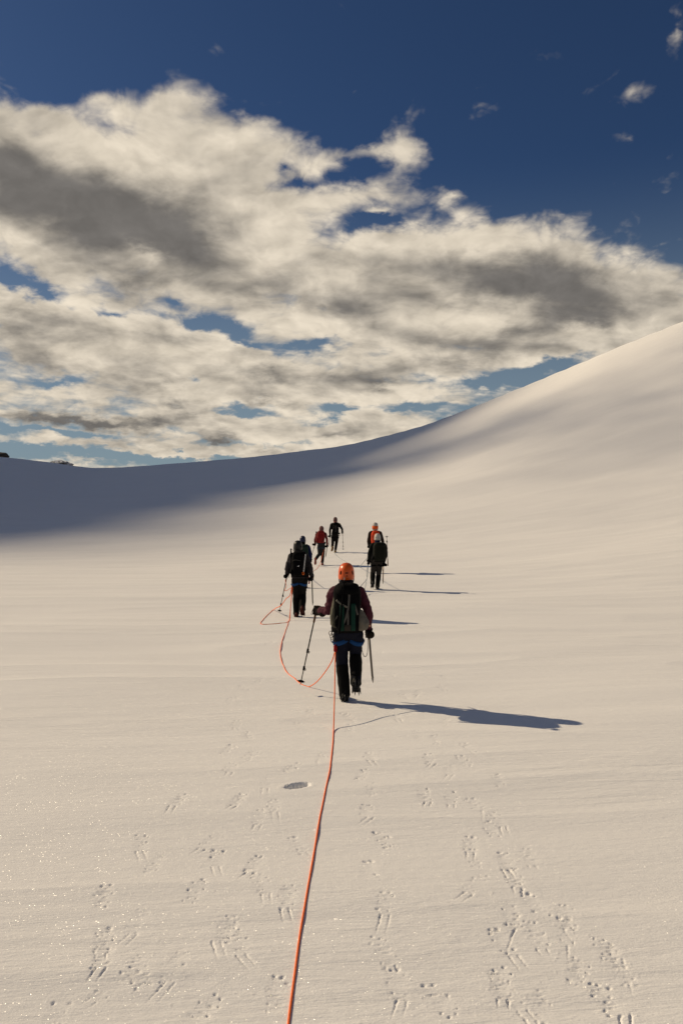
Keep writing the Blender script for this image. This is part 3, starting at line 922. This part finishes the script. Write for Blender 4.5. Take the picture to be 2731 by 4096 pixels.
    if 'haul' in S:
        bm = bmesh.new()
        P, _ = smooth_path([(x0 - .03, y0 - .03, z1 - .03), (x0 - .02, y0 - .02, z1 + .05), (x0 + .02, y0 - .02, z1 + .05), (x0 + .03, y0 - .03, z1 - .03)], None, 4)
        tube(bm, P, .007, 6); B.add("haul_loop", bm, BLACK)
    B.backf = back
    return B

# ------------------------------------------------------------------ far rocks on the skyline
def rock(label, c, r, Z, wpx, hpx, seed, base_drop=.8, snowcap=False):
    k = Z / FPX
    p = at(c, r, Z)                       # base centre on the skyline
    W, Hh = wpx * k, hpx * k
    bm = bmesh.new()
    bmesh.ops.create_icosphere(bm, subdivisions=5, radius=1.0)
    for v in bm.verts:
        q = v.co.copy()
        n = mnoise.fractal(q * 1.6 + Vector((seed, 0, 0)), 1.0, 2.0, 6)
        rdg = 1 - abs(mnoise.noise(q * 3.1 + Vector((0, seed, 0)))) * 2
        s = 1 + .28 * n + .12 * rdg
        v.co = Vector((q.x * W * .5 * s, q.y * W * .45 * s, q.z * Hh * (1 if q.z > 0 else base_drop) * (1 + .35 * n)))
    bmesh.ops.translate(bm, vec=p, verts=bm.verts[:])
    o = finish("rock_outcrop", bm, ROCKM if not snowcap else ROCKSNOW, None, False)
    tag(o, label, "rock")
    return o

def rock_material(name, snow):
    m = bpy.data.materials.new(name); m.use_nodes = True
    T = NT(m.node_tree); b = T.n['Principled BSDF']
    pos = T.new('ShaderNodeTexCoord').outputs['Object']
    col = T.mix(T.noise(pos, .35, 6, .65), (.012, .012, .014), (.045, .040, .036))
    if snow:
        nz = T.sep(T.new('ShaderNodeNewGeometry').outputs['Normal'])[2]
        f = T.smooth(T.m('ADD', nz, T.m('MULTIPLY', T.noise(pos, .12, 4, .6), .9)), .95, 1.15)
        col = T.mix(f, col, (.7, .72, .76))
    T.l.new(col, b.inputs['Base Color'])
    b.inputs['Roughness'].default_value = .95
    bn = T.new('ShaderNodeBump'); bn.inputs['Distance'].default_value = .6
    T.l.new(T.noise(pos, .9, 6, .7), bn.inputs['Height']); T.l.new(bn.outputs[0], b.inputs['Normal'])
    return m
ROCKM = rock_material("dark_rock", False)
ROCKSNOW = rock_material("snow_patched_rock", True)
rock("black rocky peak breaking the skyline above the snow ridge", -60, 1845, 330, 190, 38, 3.1)
rock("low dark rock hump with a snowy top behind the ridge", 243, 1860, 520, 92, 17, 8.4, snowcap=True)

# ------------------------------------------------------------------ cloud out of view to the left whose shadow lies on the far slope
def cloud(lumps, voxel, seed):
    D = 1900.0
    bm = bmesh.new()
    rn = random.Random(seed)
    for (gx, gy, R) in lumps:                      # gx, gy: where the puff's shadow falls on the snow
        c = Vector((gx, gy, max(float(ground(gx, gy)), 0))) + SUN_DIR * D
        ret = bmesh.ops.create_icosphere(bm, subdivisions=3 if R > 8 else 2, radius=1.0)
        off = Vector((rn.random() * 9, rn.random() * 9, rn.random() * 9))
        for v in ret['verts']:
            q = v.co
            s = 1 + .35 * mnoise.fractal(q * 1.3 + off, 1.0, 2.0, 4)
            v.co = c + Vector((q.x * R * s, q.y * R * s, q.z * R * .55 * s))
    if voxel: bm = remeshed(bm, voxel, 2)
    o = finish("cloud", bm, mat("cloud_white", (.9, .9, .9), 1.0, spec=0, var=.03, bump=0))
    o["kind"] = "structure"
cloud([(-30, 64, 17), (-22, 90, 15), (-8, 112, 16), (-60, 75, 26), (-45, 100, 30), (-100, 110, 50), (-30, 150, 40), (10, 140, 20), (-75, 55, 14), (-42, 56, 13), (-27, 52, 9.5)], 2.0, 5)
rn_ = random.Random(12)
puffs = [(8, 101, 6.0), (17, 98, 4.5), (27, 103, 4.5), (-4, 96, 5), (18, 108, 5)]
for i in range(9):
    for j in range(9):
        gx = 10 + i * 7.5 + rn_.uniform(-2, 2) + j * 1.5; gy = 44 + j * 8.0 + rn_.uniform(-2, 2)
        t_ = gy + .2 * gx
        R = np.interp(t_, [44, 62, 80, 100, 118], [1.4, 2.3, 3.0, 2.8, 1.6]) * rn_.uniform(.75, 1.25)
        if gx > .1 * gy: puffs.append((gx, gy, R))
cloud(puffs, 0, 8)

# ------------------------------------------------------------------ hikers
def spot(c, r=None, Z=None):
    if Z is None: p = hit_ground(c, r, 5, 60)
    else:
        x = (c - CX) / FPX * Z
        p = Vector((x, Z, float(ground(x, Z))))
    p.z += float(relief(p.x, p.y)) - .004
    return p

GLOVE = mat("brown_black_glove", (.011, .008, .006), .85)
BOOTBLK = mat("black_boot", (.005, .005, .005), .6)
SCREEN_OR = mat("orange_helmet_shell", (.64, .092, .008), .34, spec=.4, var=.04, bump=0)

# 1: burgundy jacket, orange helmet
F1 = (spot(1385, 2808), 1.0)
J1 = dict(px=.025, head=(0, .02, 1.585), sh_l=(-.165, 0, 1.385), el_l=(-.235, .10, 1.13), ha_l=(-.385, .27, 1.115), sh_r=(.185, 0, 1.385), el_r=(.275, -.02, 1.13), ha_r=(.285, .09, .85),
          hip_l=(-.070, 0, .86), kn_l=(-.058, .05, .50), an_l=(-.022, 0, .105), hip_r=(.120, 0, .86), kn_r=(.118, .10, .585), an_r=(.120, -.11, .272),
          foot_l=(0, .05), foot_r=(.50, -.1), shaft_l=(.20, -.05, 1), shaft_r=(-.1, 0, 1))
P1 = person("hiker in burgundy jacket, orange helmet and blue leg loops, stick in left hand", F1, J1,
       dict(trousers=mat("navy_trousers", (.006, .007, .015), .85), jacket=mat("burgundy_jacket", (.062, .013, .024), .75, spec=.12), scarf=mat("black_scarf", (.010, .010, .015), .9),
            helmet=SCREEN_OR, gloves=GLOVE, gaiters=mat("black_gaiter", (.0030, .0030, .0030), .9), boots=BOOTBLK, harness=mat("navy_harness", (.010, .012, .03), .9), blue_loops=True, wr=.019,
            vents=[(-.072, .020, .016, .028, .25), (.077, .020, .015, .028, -.25), (-.066, .082, .017, .020, .4), (.072, .082, .015, .020, -.4), (.004, .020, .022, .008, 0), (.005, -.018, .012, .008, 0)],
            gear=[(-.165, .90, 1.1), (-.185, .86, 1.0), (-.150, .84, 1.2), (-.20, .90, .8), (-.175, .82, 1.0)]))
GREEN = mat("dark_green_fabric", (.004, .028, .019), .7, var=.2)
STONE = mat("stone_grey_fabric", (.12, .11, .092), .85)
OLIVE = mat("olive_grey_fabric", (.085, .08, .06), .85)
B1 = backpack("black and dark green backpack with grey straps on the burgundy jacket", F1,
        dict(x0=.012, z0=.925, z1=1.475, w=.162, d=.135, y0=-.12, mat=BLACK, lean=-.005, prof=((0, .62, .6), (.03, .80, .86), (.12, .90, 1.0), (.4, .98, 1.05), (.7, 1.04, .98), (.9, 1.03, .85), (1.0, .95, .62)), lidx=.012, lidw=.145,
             panels=[(-.085, -.03, .945, 1.26, GREEN), (.055, .108, .945, 1.28, GREEN), (-.027, .052, .945, 1.02, mat("brown_black_fabric", (.025, .021, .018), .8))],
             straps=[([(.035, 1.42), (.022, 1.24), (-.005, 1.12), (-.045, 1.02)], .013, DARKGREY), ([(.012, 1.20), (.018, 1.10), (.016, .99)], .012, DARKGREY), ([(-.125, 1.32), (-.06, 1.27), (.012, 1.235)], .012, STONE),
                     ([(.10, 1.26), (.135, 1.14)], .012, DARKGREY), ([(-.14, 1.06), (-.11, 1.13)], .010, DARKGREY)],
             pockets=[(1, .935, 1.19, .075, STONE), (-1, .97, 1.36, .035, OLIVE)], haul=True))
# white stitches of the pockets are too small to build; the grey compression strap to the mesh pocket:
bm = bmesh.new(); tube(bm, [(.145, -.33, 1.22), (.165, -.335, 1.12), (.235, -.30, 1.04)], .013, 8, .25, up=(0, -1, 0)); B1.add("compression_strap", bm, DARKGREY)
trekking_pole("black stick held out by the burgundy hiker's left glove", F1, (-.385, .27, 1.125), (-.600, .36, .125), strap_side=-1)
trekking_pole("folded black stick strapped tip up on the green backpack", F1, (-.085, -.425, .97), (-.025, -.385, 1.60), strap=False, basket=True, color=BLACK)
ice_axe("grey ice axe hanging from the burgundy hiker's right glove", F1, (.285, .09, .86), (.340, .10, .205), (-.2, 1, 0),
        leash=[(.275, .08, .80), (.270, .06, .62), (.245, .05, .555), (.215, .03, .58), (.195, .0, .66), (.185, .0, .74)])

# 2: grey puffy jacket, black pack
F2 = (spot(1185, 2468), 1.01)
J2 = dict(px=.065, head=(.035, .02, 1.585), sh_l=(-.115, 0, 1.39), el_l=(-.195, -.03, 1.14), ha_l=(-.215, .10, .945), sh_r=(.215, 0, 1.39), el_r=(.315, -.03, 1.14), ha_r=(.355, .08, .875),
          hip_l=(-.015, 0, .86), kn_l=(-.005, .05, .48), an_l=(.0, 0, .105), hip_r=(.145, 0, .86), kn_r=(.145, .06, .51), an_r=(.145, -.15, .215), foot_l=(0, .05), foot_r=(.55, -.1), shaft_l=(.22, -.1, 1), shaft_r=(0, 0, 1))
person("hiker in charcoal puffy jacket with black pack and silver picket", F2, J2,
       dict(trousers=mat("black_trousers", (.0060, .0055, .0055), .85), jacket=mat("charcoal_puffy", (.022, .020, .023), .8), scarf=mat("charcoal_collar", (.030, .028, .030), .9), bulk=1.10, puffy=True, hem=.90,
            helmet=mat("dark_olive_helmet", (.013, .013, .010), .45, spec=.25, var=.05, bump=0), gloves=BLACK, gaiters=mat("black_gaiter", (0, 0, 0)), boots=mat("dark_red_boot", (.035, .009, .008), .6), harness=BLACK, blue_loops=True,
            vents=[(-.06, .05, .012, .02, .3), (.075, .0, .02, .03, -.1)], gear=[(.27, .93, 1.2), (.29, .88, 1.0)], crampons=mat("rusty_red_metal", (.09, .022, .015), .5, metal=.4, bump=0)))
B2 = backpack("plain black backpack with a small white mark on the charcoal puffy jacket", F2,
        dict(x0=.085, z0=.965, z1=1.475, w=.165, d=.15, y0=-.14, mat=BLACK, straps=[([(-.06, 1.30), (.0, 1.33), (.12, 1.31)], .004, DARKGREY)], pockets=[(-1, .99, 1.15, .03, BLACK), (1, .99, 1.15, .03, BLACK)], haul=True))
mk = mat("white_print", (.75, .75, .75), .8, bump=0)
for i, (xa, h0) in enumerate(((.060, .012), (.073, .020), (.086, .028))):       # three slanting white bars
    bm = bmesh.new()
    q = [(xa - .012, 1.185), (xa, 1.185), (xa - .004 + .010, 1.185 + h0 * .55), (xa - .004 + .000, 1.185 + h0 * .95)]
    q = [(xa - .010, 1.185), (xa + .001, 1.185), (xa + .001 + .004, 1.185 + h0), (xa - .010 + .004, 1.185 + h0)]
    ring = [[B2.backf(x, z, .012) for x, z in q], [B2.backf(x, z, .006) for x, z in q]]
    rings(bm, ring); B2.add("logo_bar", bm, mk)
trekking_pole("thin black stick in the left hand of the charcoal puffy jacket hiker", F2, (-.215, .10, .95), (-.415, .32, .06), strap_side=1)
ice_axe("black ice axe in the right hand of the charcoal puffy jacket hiker", F2, (.355, .08, .88), (.372, .09, .245), (-.2, 1, 0), shaftmat=mat("dark_green_shaft", (.010, .020, .012), .4, metal=.3, bump=0))
PK = Thing("snow_picket", "silver snow picket with holes strapped on the plain black backpack", "snow picket", F2, (.185, -.45, 1.02))
bm = bmesh.new()
a_, b_ = Vector((.232, -.425, 1.46)), Vector((.188, -.448, 1.06))
tube(bm, [a_, b_], .013, 4, .4, up=(0, -1, 0)); PK.add("stake", bm, mat("silver_aluminium", (.42, .41, .40), .4, metal=.5, bump=0), None, False)
for k in range(5):
    c = a_.lerp(b_, .14 + .18 * k); bm = bmesh.new(); ellipsoid(bm, c + Vector((0, -.006, 0)), (.005, .002, .008)); PK.add("hole", bm, BLACK)
bm = bmesh.new(); tube(bm, [Vector((.180 + .020 * math.sin(t), -.455, 1.035 + .030 * math.cos(t))) for t in [q * 2 * math.pi / 14 for q in range(15)]], .006, 6); PK.add("carabiner", bm, ORANGEMETAL)
trekking_pole("short folded stick poking up beside the plain black backpack", F2, (-.105, -.22, 1.52), (-.10, -.24, 1.02), color=BLACK, basket=False)

# 3: blue jacket, half hidden
F3 = (spot(1213, Z=25.2), .945)
J3 = dict(px=0, head=(-.02, .02, 1.585), sh_l=(-.17, 0, 1.38), el_l=(-.23, 0, 1.13), ha_l=(-.25, .12, .93), sh_r=(.17, 0, 1.38), el_r=(.24, 0, 1.13), ha_r=(.25, .12, .90),
          hip_l=(-.09, 0, .86), kn_l=(-.09, .05, .49), an_l=(-.08, -.12, .20), hip_r=(.09, 0, .86), kn_r=(.09, .05, .49), an_r=(.08, .05, .105), foot_l=(.5, 0), foot_r=(0, 0))
person("hiker in deep blue jacket and dark blue helmet", F3, J3,
       dict(trousers=mat("black_trousers", (0, 0, 0)), jacket=mat("deep_blue_jacket", (.006, .010, .06), .7), scarf=BLACK, helmet=mat("dark_blue_helmet", (.005, .008, .038), .4, spec=.3, var=.03, bump=0), gloves=BLACK, boots=BOOTBLK, harness=BLACK), False)
backpack("dark bottle green backpack on the deep blue jacket", F3, dict(x0=.02, z0=.93, z1=1.42, w=.16, d=.13, y0=-.12, mat=mat("bottle_green_fabric", (.012, .024, .018), .8), haul=True), False)

# 4: red pack
F4 = (spot(1276, 2261), .985)
J4 = dict(px=.10, head=(.105, .03, 1.585), sh_l=(-.055, 0, 1.37), el_l=(-.165, .0, 1.13), ha_l=(-.175, .10, .90), sh_r=(.265, 0, 1.37), el_r=(.335, -.02, 1.13), ha_r=(.350, .08, .82),
          hip_l=(.02, 0, .86), kn_l=(.01, .06, .49), an_l=(-.155, -.20, .26), hip_r=(.165, 0, .86), kn_r=(.165, .05, .48), an_r=(.14, .0, .105), foot_l=(1.05, .15), foot_r=(0, -.05), shaft_l=(.3, -.1, 1), shaft_r=(.15, 0, 1))
REDFAB = mat("deep_red_fabric", (.165, .010, .010), .75)
person("hiker with pinkish hood, red jacket and orange-soled boots", F4, J4,
       dict(trousers=mat("grey_black_trousers", (.018, .019, .021), .85), jacket=mat("faded_red_jacket", (.15, .030, .030), .7), hood=mat("dusty_pink_hood", (.17, .085, .075), .85), gloves=BLACK, boots=mat("grey_orange_boot", (.05, .045, .045), .6), harness=mat("slate_harness", (.03, .04, .06), .8),
            crampons=mat("orange_red_metal", (.50, .060, .020), .5, metal=.2, bump=0), hem=.90), False)
B4 = backpack("deep red backpack on the hiker with pinkish hood", F4, dict(x0=.085, z0=.985, z1=1.46, w=.165, d=.15, y0=-.13, mat=REDFAB, pockets=[(-1, .99, 1.3, .03, REDFAB)], straps=[([(.20, 1.18), (.16, 1.06), (.10, 1.0)], .010, BLACK)], haul=True), False)
bm = bmesh.new(); limb(bm, [(.245, -.22, 1.40), (.275, -.25, 1.34)], [.03, .028]); B4.add("strapped_pouch", bm, BLACK)
trekking_pole("thin black stick in the left hand of the red pack hiker", F4, (-.175, .10, .91), (-.43, .30, .10), strap_side=-1)
ice_axe("dark green ice axe in the right hand of the red pack hiker", F4, (.350, .08, .83), (.275, .08, .33), (-.8, .6, 0), shaftmat=mat("dark_green_shaft", (0, 0, 0)))

# 5: farthest hiker in black
F5 = (spot(1341, 2210), 1.0)
J5 = dict(px=-.01, head=(.0, .02, 1.585), sh_l=(-.185, 0, 1.385), el_l=(-.260, .0, 1.12), ha_l=(-.262, .06, .80), sh_r=(.20, 0, 1.385), el_r=(.335, -.02, 1.14), ha_r=(.35, .12, .98),
          hip_l=(-.10, 0, .86), kn_l=(-.13, .07, .52), an_l=(-.15, -.19, .26), hip_r=(.08, 0, .86), kn_r=(.055, .05, .48), an_r=(.0, 0, .105), foot_l=(.7, .3), foot_r=(0, 0), shaft_l=(.12, 0, 1), shaft_r=(-.05, 0, 1))
person("hiker all in black with brown helmet, walking first on the slope", F5, J5,
       dict(trousers=mat("black_trousers", (0, 0, 0)), jacket=mat("black_jacket", (.0065, .0065, .006), .85), scarf=mat("pink_scarf", (.42, .15, .12), .85), helmet=mat("brown_helmet", (.11, .055, .05), .5, var=.05, bump=0), gloves=BLACK, boots=mat("brown_boot", (.06, .035, .018), .7), harness=BLACK, gear=[(.20, .90, 1.2), (.21, .86, 1.0), (-.2, .92, 1.2)],
            crampons=mat("yellow_metal", (.35, .18, .03), .5, metal=.3, bump=0)), False)
backpack("slim black backpack on the hiker all in black", F5, dict(x0=.03, z0=.95, z1=1.45, w=.145, d=.11, y0=-.12, mat=BLACK, straps=[([(.04, 1.40), (.03, 1.20), (.02, 1.02)], .010, DARKGREY), ([(-.06, 1.36), (-.03, 1.28), (-.06, 1.20)], .005, STONE), ([(.10, 1.34), (.12, 1.20)], .007, DARKGREY)], haul=True), False)
trekking_pole("thin stick with basket in the right hand of the hiker in black", F5, (.35, .12, .99), (.388, .22, .10), strap_side=1)
ice_axe("ice axe in the left hand of the hiker in black", F5, (-.262, .06, .80), (-.33, .10, .31), (.2, 1, 0))

# 6: white helmet, olive-black pack
F6 = (spot(1510, 2358), 1.0)
J6 = dict(px=-.02, head=(-.005, .02, 1.585), sh_l=(-.175, 0, 1.385), el_l=(-.258, .0, 1.13), ha_l=(-.272, .07, .82), sh_r=(.215, 0, 1.385), el_r=(.262, -.02, 1.12), ha_r=(.185, .10, .77),
          hip_l=(-.10, 0, .86), kn_l=(-.15, .06, .50), an_l=(-.165, -.15, .22), hip_r=(.065, 0, .86), kn_r=(.035, .05, .48), an_r=(-.01, 0, .105), foot_l=(.5, .1), foot_r=(0, -.1), shaft_l=(.3, .5, .6), shaft_r=(.02, 0, 1))
person("hiker in white helmet and black jacket carrying rope in left hand", F6, J6,
       dict(trousers=mat("brown_grey_trousers", (.026, .022, .019), .85), jacket=mat("black_jacket", (0, 0, 0)), scarf=mat("navy_scarf", (.010, .014, .05), .9), helmet=mat("white_helmet", (.48, .46, .41), .4, var=.05, bump=0), gloves=BLACK, gaiters=mat("black_gaiter", (0, 0, 0)), boots=BOOTBLK, harness=BLACK,
            vents=[(-.05, .075, .010, .006, 0), (-.02, .08, .010, .006, 0), (.015, .08, .010, .006, 0), (.05, .075, .010, .006, 0), (.01, .03, .014, .006, 0), (-.06, .02, .012, .016, 0)]), True)
backpack("large dark olive backpack on the hiker in white helmet", F6, dict(x0=.045, z0=.905, z1=1.44, w=.195, d=.16, y0=-.13, mat=mat("dark_olive_fabric", (.009, .0095, .006), .85), straps=[([(-.13, .98), (-.14, .94), (-.12, .915)], .006, STONE)], pockets=[(-1, .93, 1.1, .03, BLACK)], haul=True))
trekking_pole("stick strapped tip up on the large dark olive backpack", F6, (.305, -.20, .80), (.268, -.23, 1.71), strap=False)
ice_axe("brown ice axe in the right hand of the hiker in white helmet", F6, (.185, .10, .78), (.168, .10, .145), (-.6, .8, 0), shaftmat=mat("brown_metal_shaft", (.20, .13, .075), .45, metal=.5, bump=0),
        leash=[(.175, .09, .72), (.15, .08, .66), (.145, .08, .60), (.16, .09, .58), (.17, .10, .62)])

# 7: orange-red pack, striped helmet with orange goggle band
F7 = (spot(1500, Z=30.5), 1.115)
J7 = dict(px=0, head=(.0, .02, 1.585), sh_l=(-.165, 0, 1.385), el_l=(-.225, .02, 1.12), ha_l=(-.205, .16, .92), sh_r=(.175, 0, 1.385), el_r=(.255, .0, 1.12), ha_r=(.27, .12, .92),
          hip_l=(-.09, 0, .86), kn_l=(-.09, .05, .49), an_l=(-.08, .05, .105), hip_r=(.09, 0, .86), kn_r=(.09, .05, .49), an_r=(.08, -.14, .21), foot_l=(0, 0), foot_r=(.5, 0))
person("tall hiker in brown jacket, striped helmet and orange goggle band", F7, J7,
       dict(trousers=mat("black_trousers", (0, 0, 0)), jacket=mat("dark_brown_jacket", (.018, .013, .010), .8), scarf=mat("pale_pink_scarf", (.40, .24, .18), .85), helmet=mat("pale_grey_helmet", (.42, .40, .37), .4, var=.05, bump=0), helmet_band=mat("orange_band", (.62, .10, .015), .7), gloves=BLACK, boots=BOOTBLK, harness=BLACK,
            vents=[(-.06, .06, .010, .026, .2), (-.022, .07, .010, .030, .1), (.022, .07, .010, .030, -.1), (.06, .06, .010, .026, -.2)]), True)
backpack("bright orange red backpack on the tall hiker in brown jacket", F7, dict(x0=.0, z0=.98, z1=1.42, w=.145, d=.13, y0=-.13, mat=mat("orange_red_fabric", (.62, .055, .012), .7), straps=[([(-.11, 1.40), (-.12, 1.25), (-.10, 1.10)], .008, STONE)], haul=True), False)

# ------------------------------------------------------------------ ropes
RR = .0067
def rope_bm(pts, r=RR, sub=7, wob=.0, seed=1):
    P, _ = smooth_path(pts, None, sub)
    if wob:
        P = [p + Vector((mnoise.noise(Vector((i * .21, seed, 0))) * wob, mnoise.noise(Vector((i * .21, seed, 5))) * wob, 0)) for i, p in enumerate(P)]
    for p in P:
        g = float(ground(p.x, p.y) + relief(p.x, p.y))
        if p.z < g + r * .2: p.z = g + r * .2
    bm = bmesh.new(); tube(bm, P, r, 8); return bm
def G(c, r):
    p = hit_ground(c, r, 1.5, 60); p.z += float(relief(p.x, p.y)) + RR * .25; return p

knot1 = at(1341, 2607, 10.0)
main = [Vector((-.42, .3, .02)), Vector((-.34, 1.5, .02)), G(1120, 4600), G(1140, 4250), G(1155, 4096), G(1178, 3920), G(1200, 3748), G(1220, 3630), G(1238, 3525), G(1258, 3400), G(1276, 3295), G(1293, 3210), G(1308, 3136), G(1320, 3079), G(1326, 3025), G(1331, 2975),
        at(1334, 2915, 8.72), at(1337, 2820, 9.08), at(1339, 2720, 9.52), knot1]
o = finish("climbing_rope", rope_bm(main), ROPEM)
tag(o, "taut orange climbing rope running over footprints to the burgundy hiker", "rope", "orange climbing ropes")
bm = bmesh.new()
for k in range(4):
    c = knot1 + Vector((0, 0, .012 + .018 * k))
    tube(bm, [c + Vector((.017 * math.cos(t), .017 * math.sin(t), .006 * math.sin(2 * t))) for t in [q * 2 * math.pi / 12 for q in range(13)]], .008, 6)
tube(bm, [knot1 + Vector((0, 0, .07)), knot1 + Vector((.005, .02, .12)), knot1 + Vector((.01, .06, .17))], .007, 6)
finish("knot", bm, REDWEB, o)

slack = [knot1 + Vector((-.01, .01, -.01)), at(1328, 2642, 10.08), at(1300, 2688, 10.3), at(1266, 2728, 10.65), G(1234, 2749), G(1212, 2742), G(1188, 2727), G(1150, 2692), G(1130, 2655), G(1121, 2612), G(1128, 2572), G(1139, 2535), G(1150, 2505), G(1157, 2482),
         at(1161, 2440, 17.55), at(1165, 2390, 17.85), at(1167, 2348, 18.0)]
o = finish("climbing_rope", rope_bm(slack), ROPEM)
tag(o, "slack orange rope curving across snow from burgundy hiker to charcoal puffy jacket", "rope", "orange climbing ropes")

loop = [at(1168, 2342, 18.0), at(1162, 2372, 17.9), at(1157, 2385, 17.9), at(1145, 2394, 17.95), at(1132, 2412, 18.0), at(1120, 2425, 18.1), at(1106, 2431, 18.4), G(1094, 2444), G(1080, 2455), G(1063, 2468), G(1052, 2482), G(1044, 2491), G(1046, 2500), G(1075, 2500), G(1110, 2498), G(1142, 2494), G(1158, 2485), at(1163, 2420, 17.7), at(1170, 2352, 18.0)]
o = finish("climbing_rope", rope_bm(loop, .0085), ROPEM)
tag(o, "orange rope loop dragging on snow beside the charcoal puffy jacket hiker", "rope", "orange climbing ropes")
cord = [at(1141, 2318, 18.1), at(1143, 2335, 18.0), at(1145, 2345, 18.0), at(1141, 2356, 18.0), at(1139, 2363, 18.0), at(1147, 2362, 18.0), at(1158, 2355, 18.0), at(1170, 2349, 18.0)]
o = finish("accessory_cord", rope_bm(cord, .006), ROPEM)
tag(o, "thin orange cord looping from the charcoal jacket hiker's stick to hip", "cord")
bm = bmesh.new()
c0 = F2[0] + Vector((.33, .0, .0))
P, _ = smooth_path([F2[0] + Vector(p) for p in ((.265, .02, 1.06), (.275, .03, .98), (.285, .04, .90), (.30, .05, .82), (.29, .05, .76))], None, 5)
tube(bm, P, .018, 6, .4)
o = finish("webbing_sling", bm, REDWEB)
tag(o, "dark red webbing sling hanging at the charcoal jacket hiker's right hip", "sling")

ahead = [at(1296, 2195, 34.0), at(1289, 2223, 33.6), at(1283, 2245, 33.2), G(1274, 2268), G(1265, 2279), G(1254, 2285), G(1238, 2300), at(1228, 2305, 25.6), at(1216, 2275, 25.2)]
o = finish("climbing_rope", rope_bm(ahead, .0085), ROPEM)
tag(o, "orange rope hanging between the red pack hiker and the blue jacket hiker", "rope", "orange climbing ropes")

pale = [at(1326, 2160, 40.9), at(1330, 2182, 40.5), at(1335, 2206, 40.0), G(1340, 2217), G(1349, 2227), G(1366, 2239), G(1384, 2249), G(1404, 2262), G(1424, 2269), G(1436, 2268), at(1446, 2258, 25.6), at(1458, 2244, 25.0), at(1468, 2232, 24.8)]
o = finish("climbing_rope", rope_bm(pale, .0075), PALEROPE)
tag(o, "thin pale rope trailing on snow from hiker in black to the white helmet hiker", "rope", "pale climbing ropes")
hang = [at(1471, 2258, 24.7), at(1467, 2282, 24.6), at(1466.5, 2302, 24.6), at(1468, 2311, 24.6), at(1460, 2325, 24.5), at(1447, 2340, 24.3), at(1438, 2350, 24.2), G(1425, 2372), at(1452, 2368, 23.0), at(1459, 2356, 23.5), at(1466, 2318, 24.2), at(1470, 2300, 24.5), at(1473, 2258, 24.7)]
o = finish("climbing_rope", rope_bm(hang, .0075), PALEROPE)
tag(o, "pale rope loop hanging from the white helmet hiker's left hand", "rope", "pale climbing ropes")
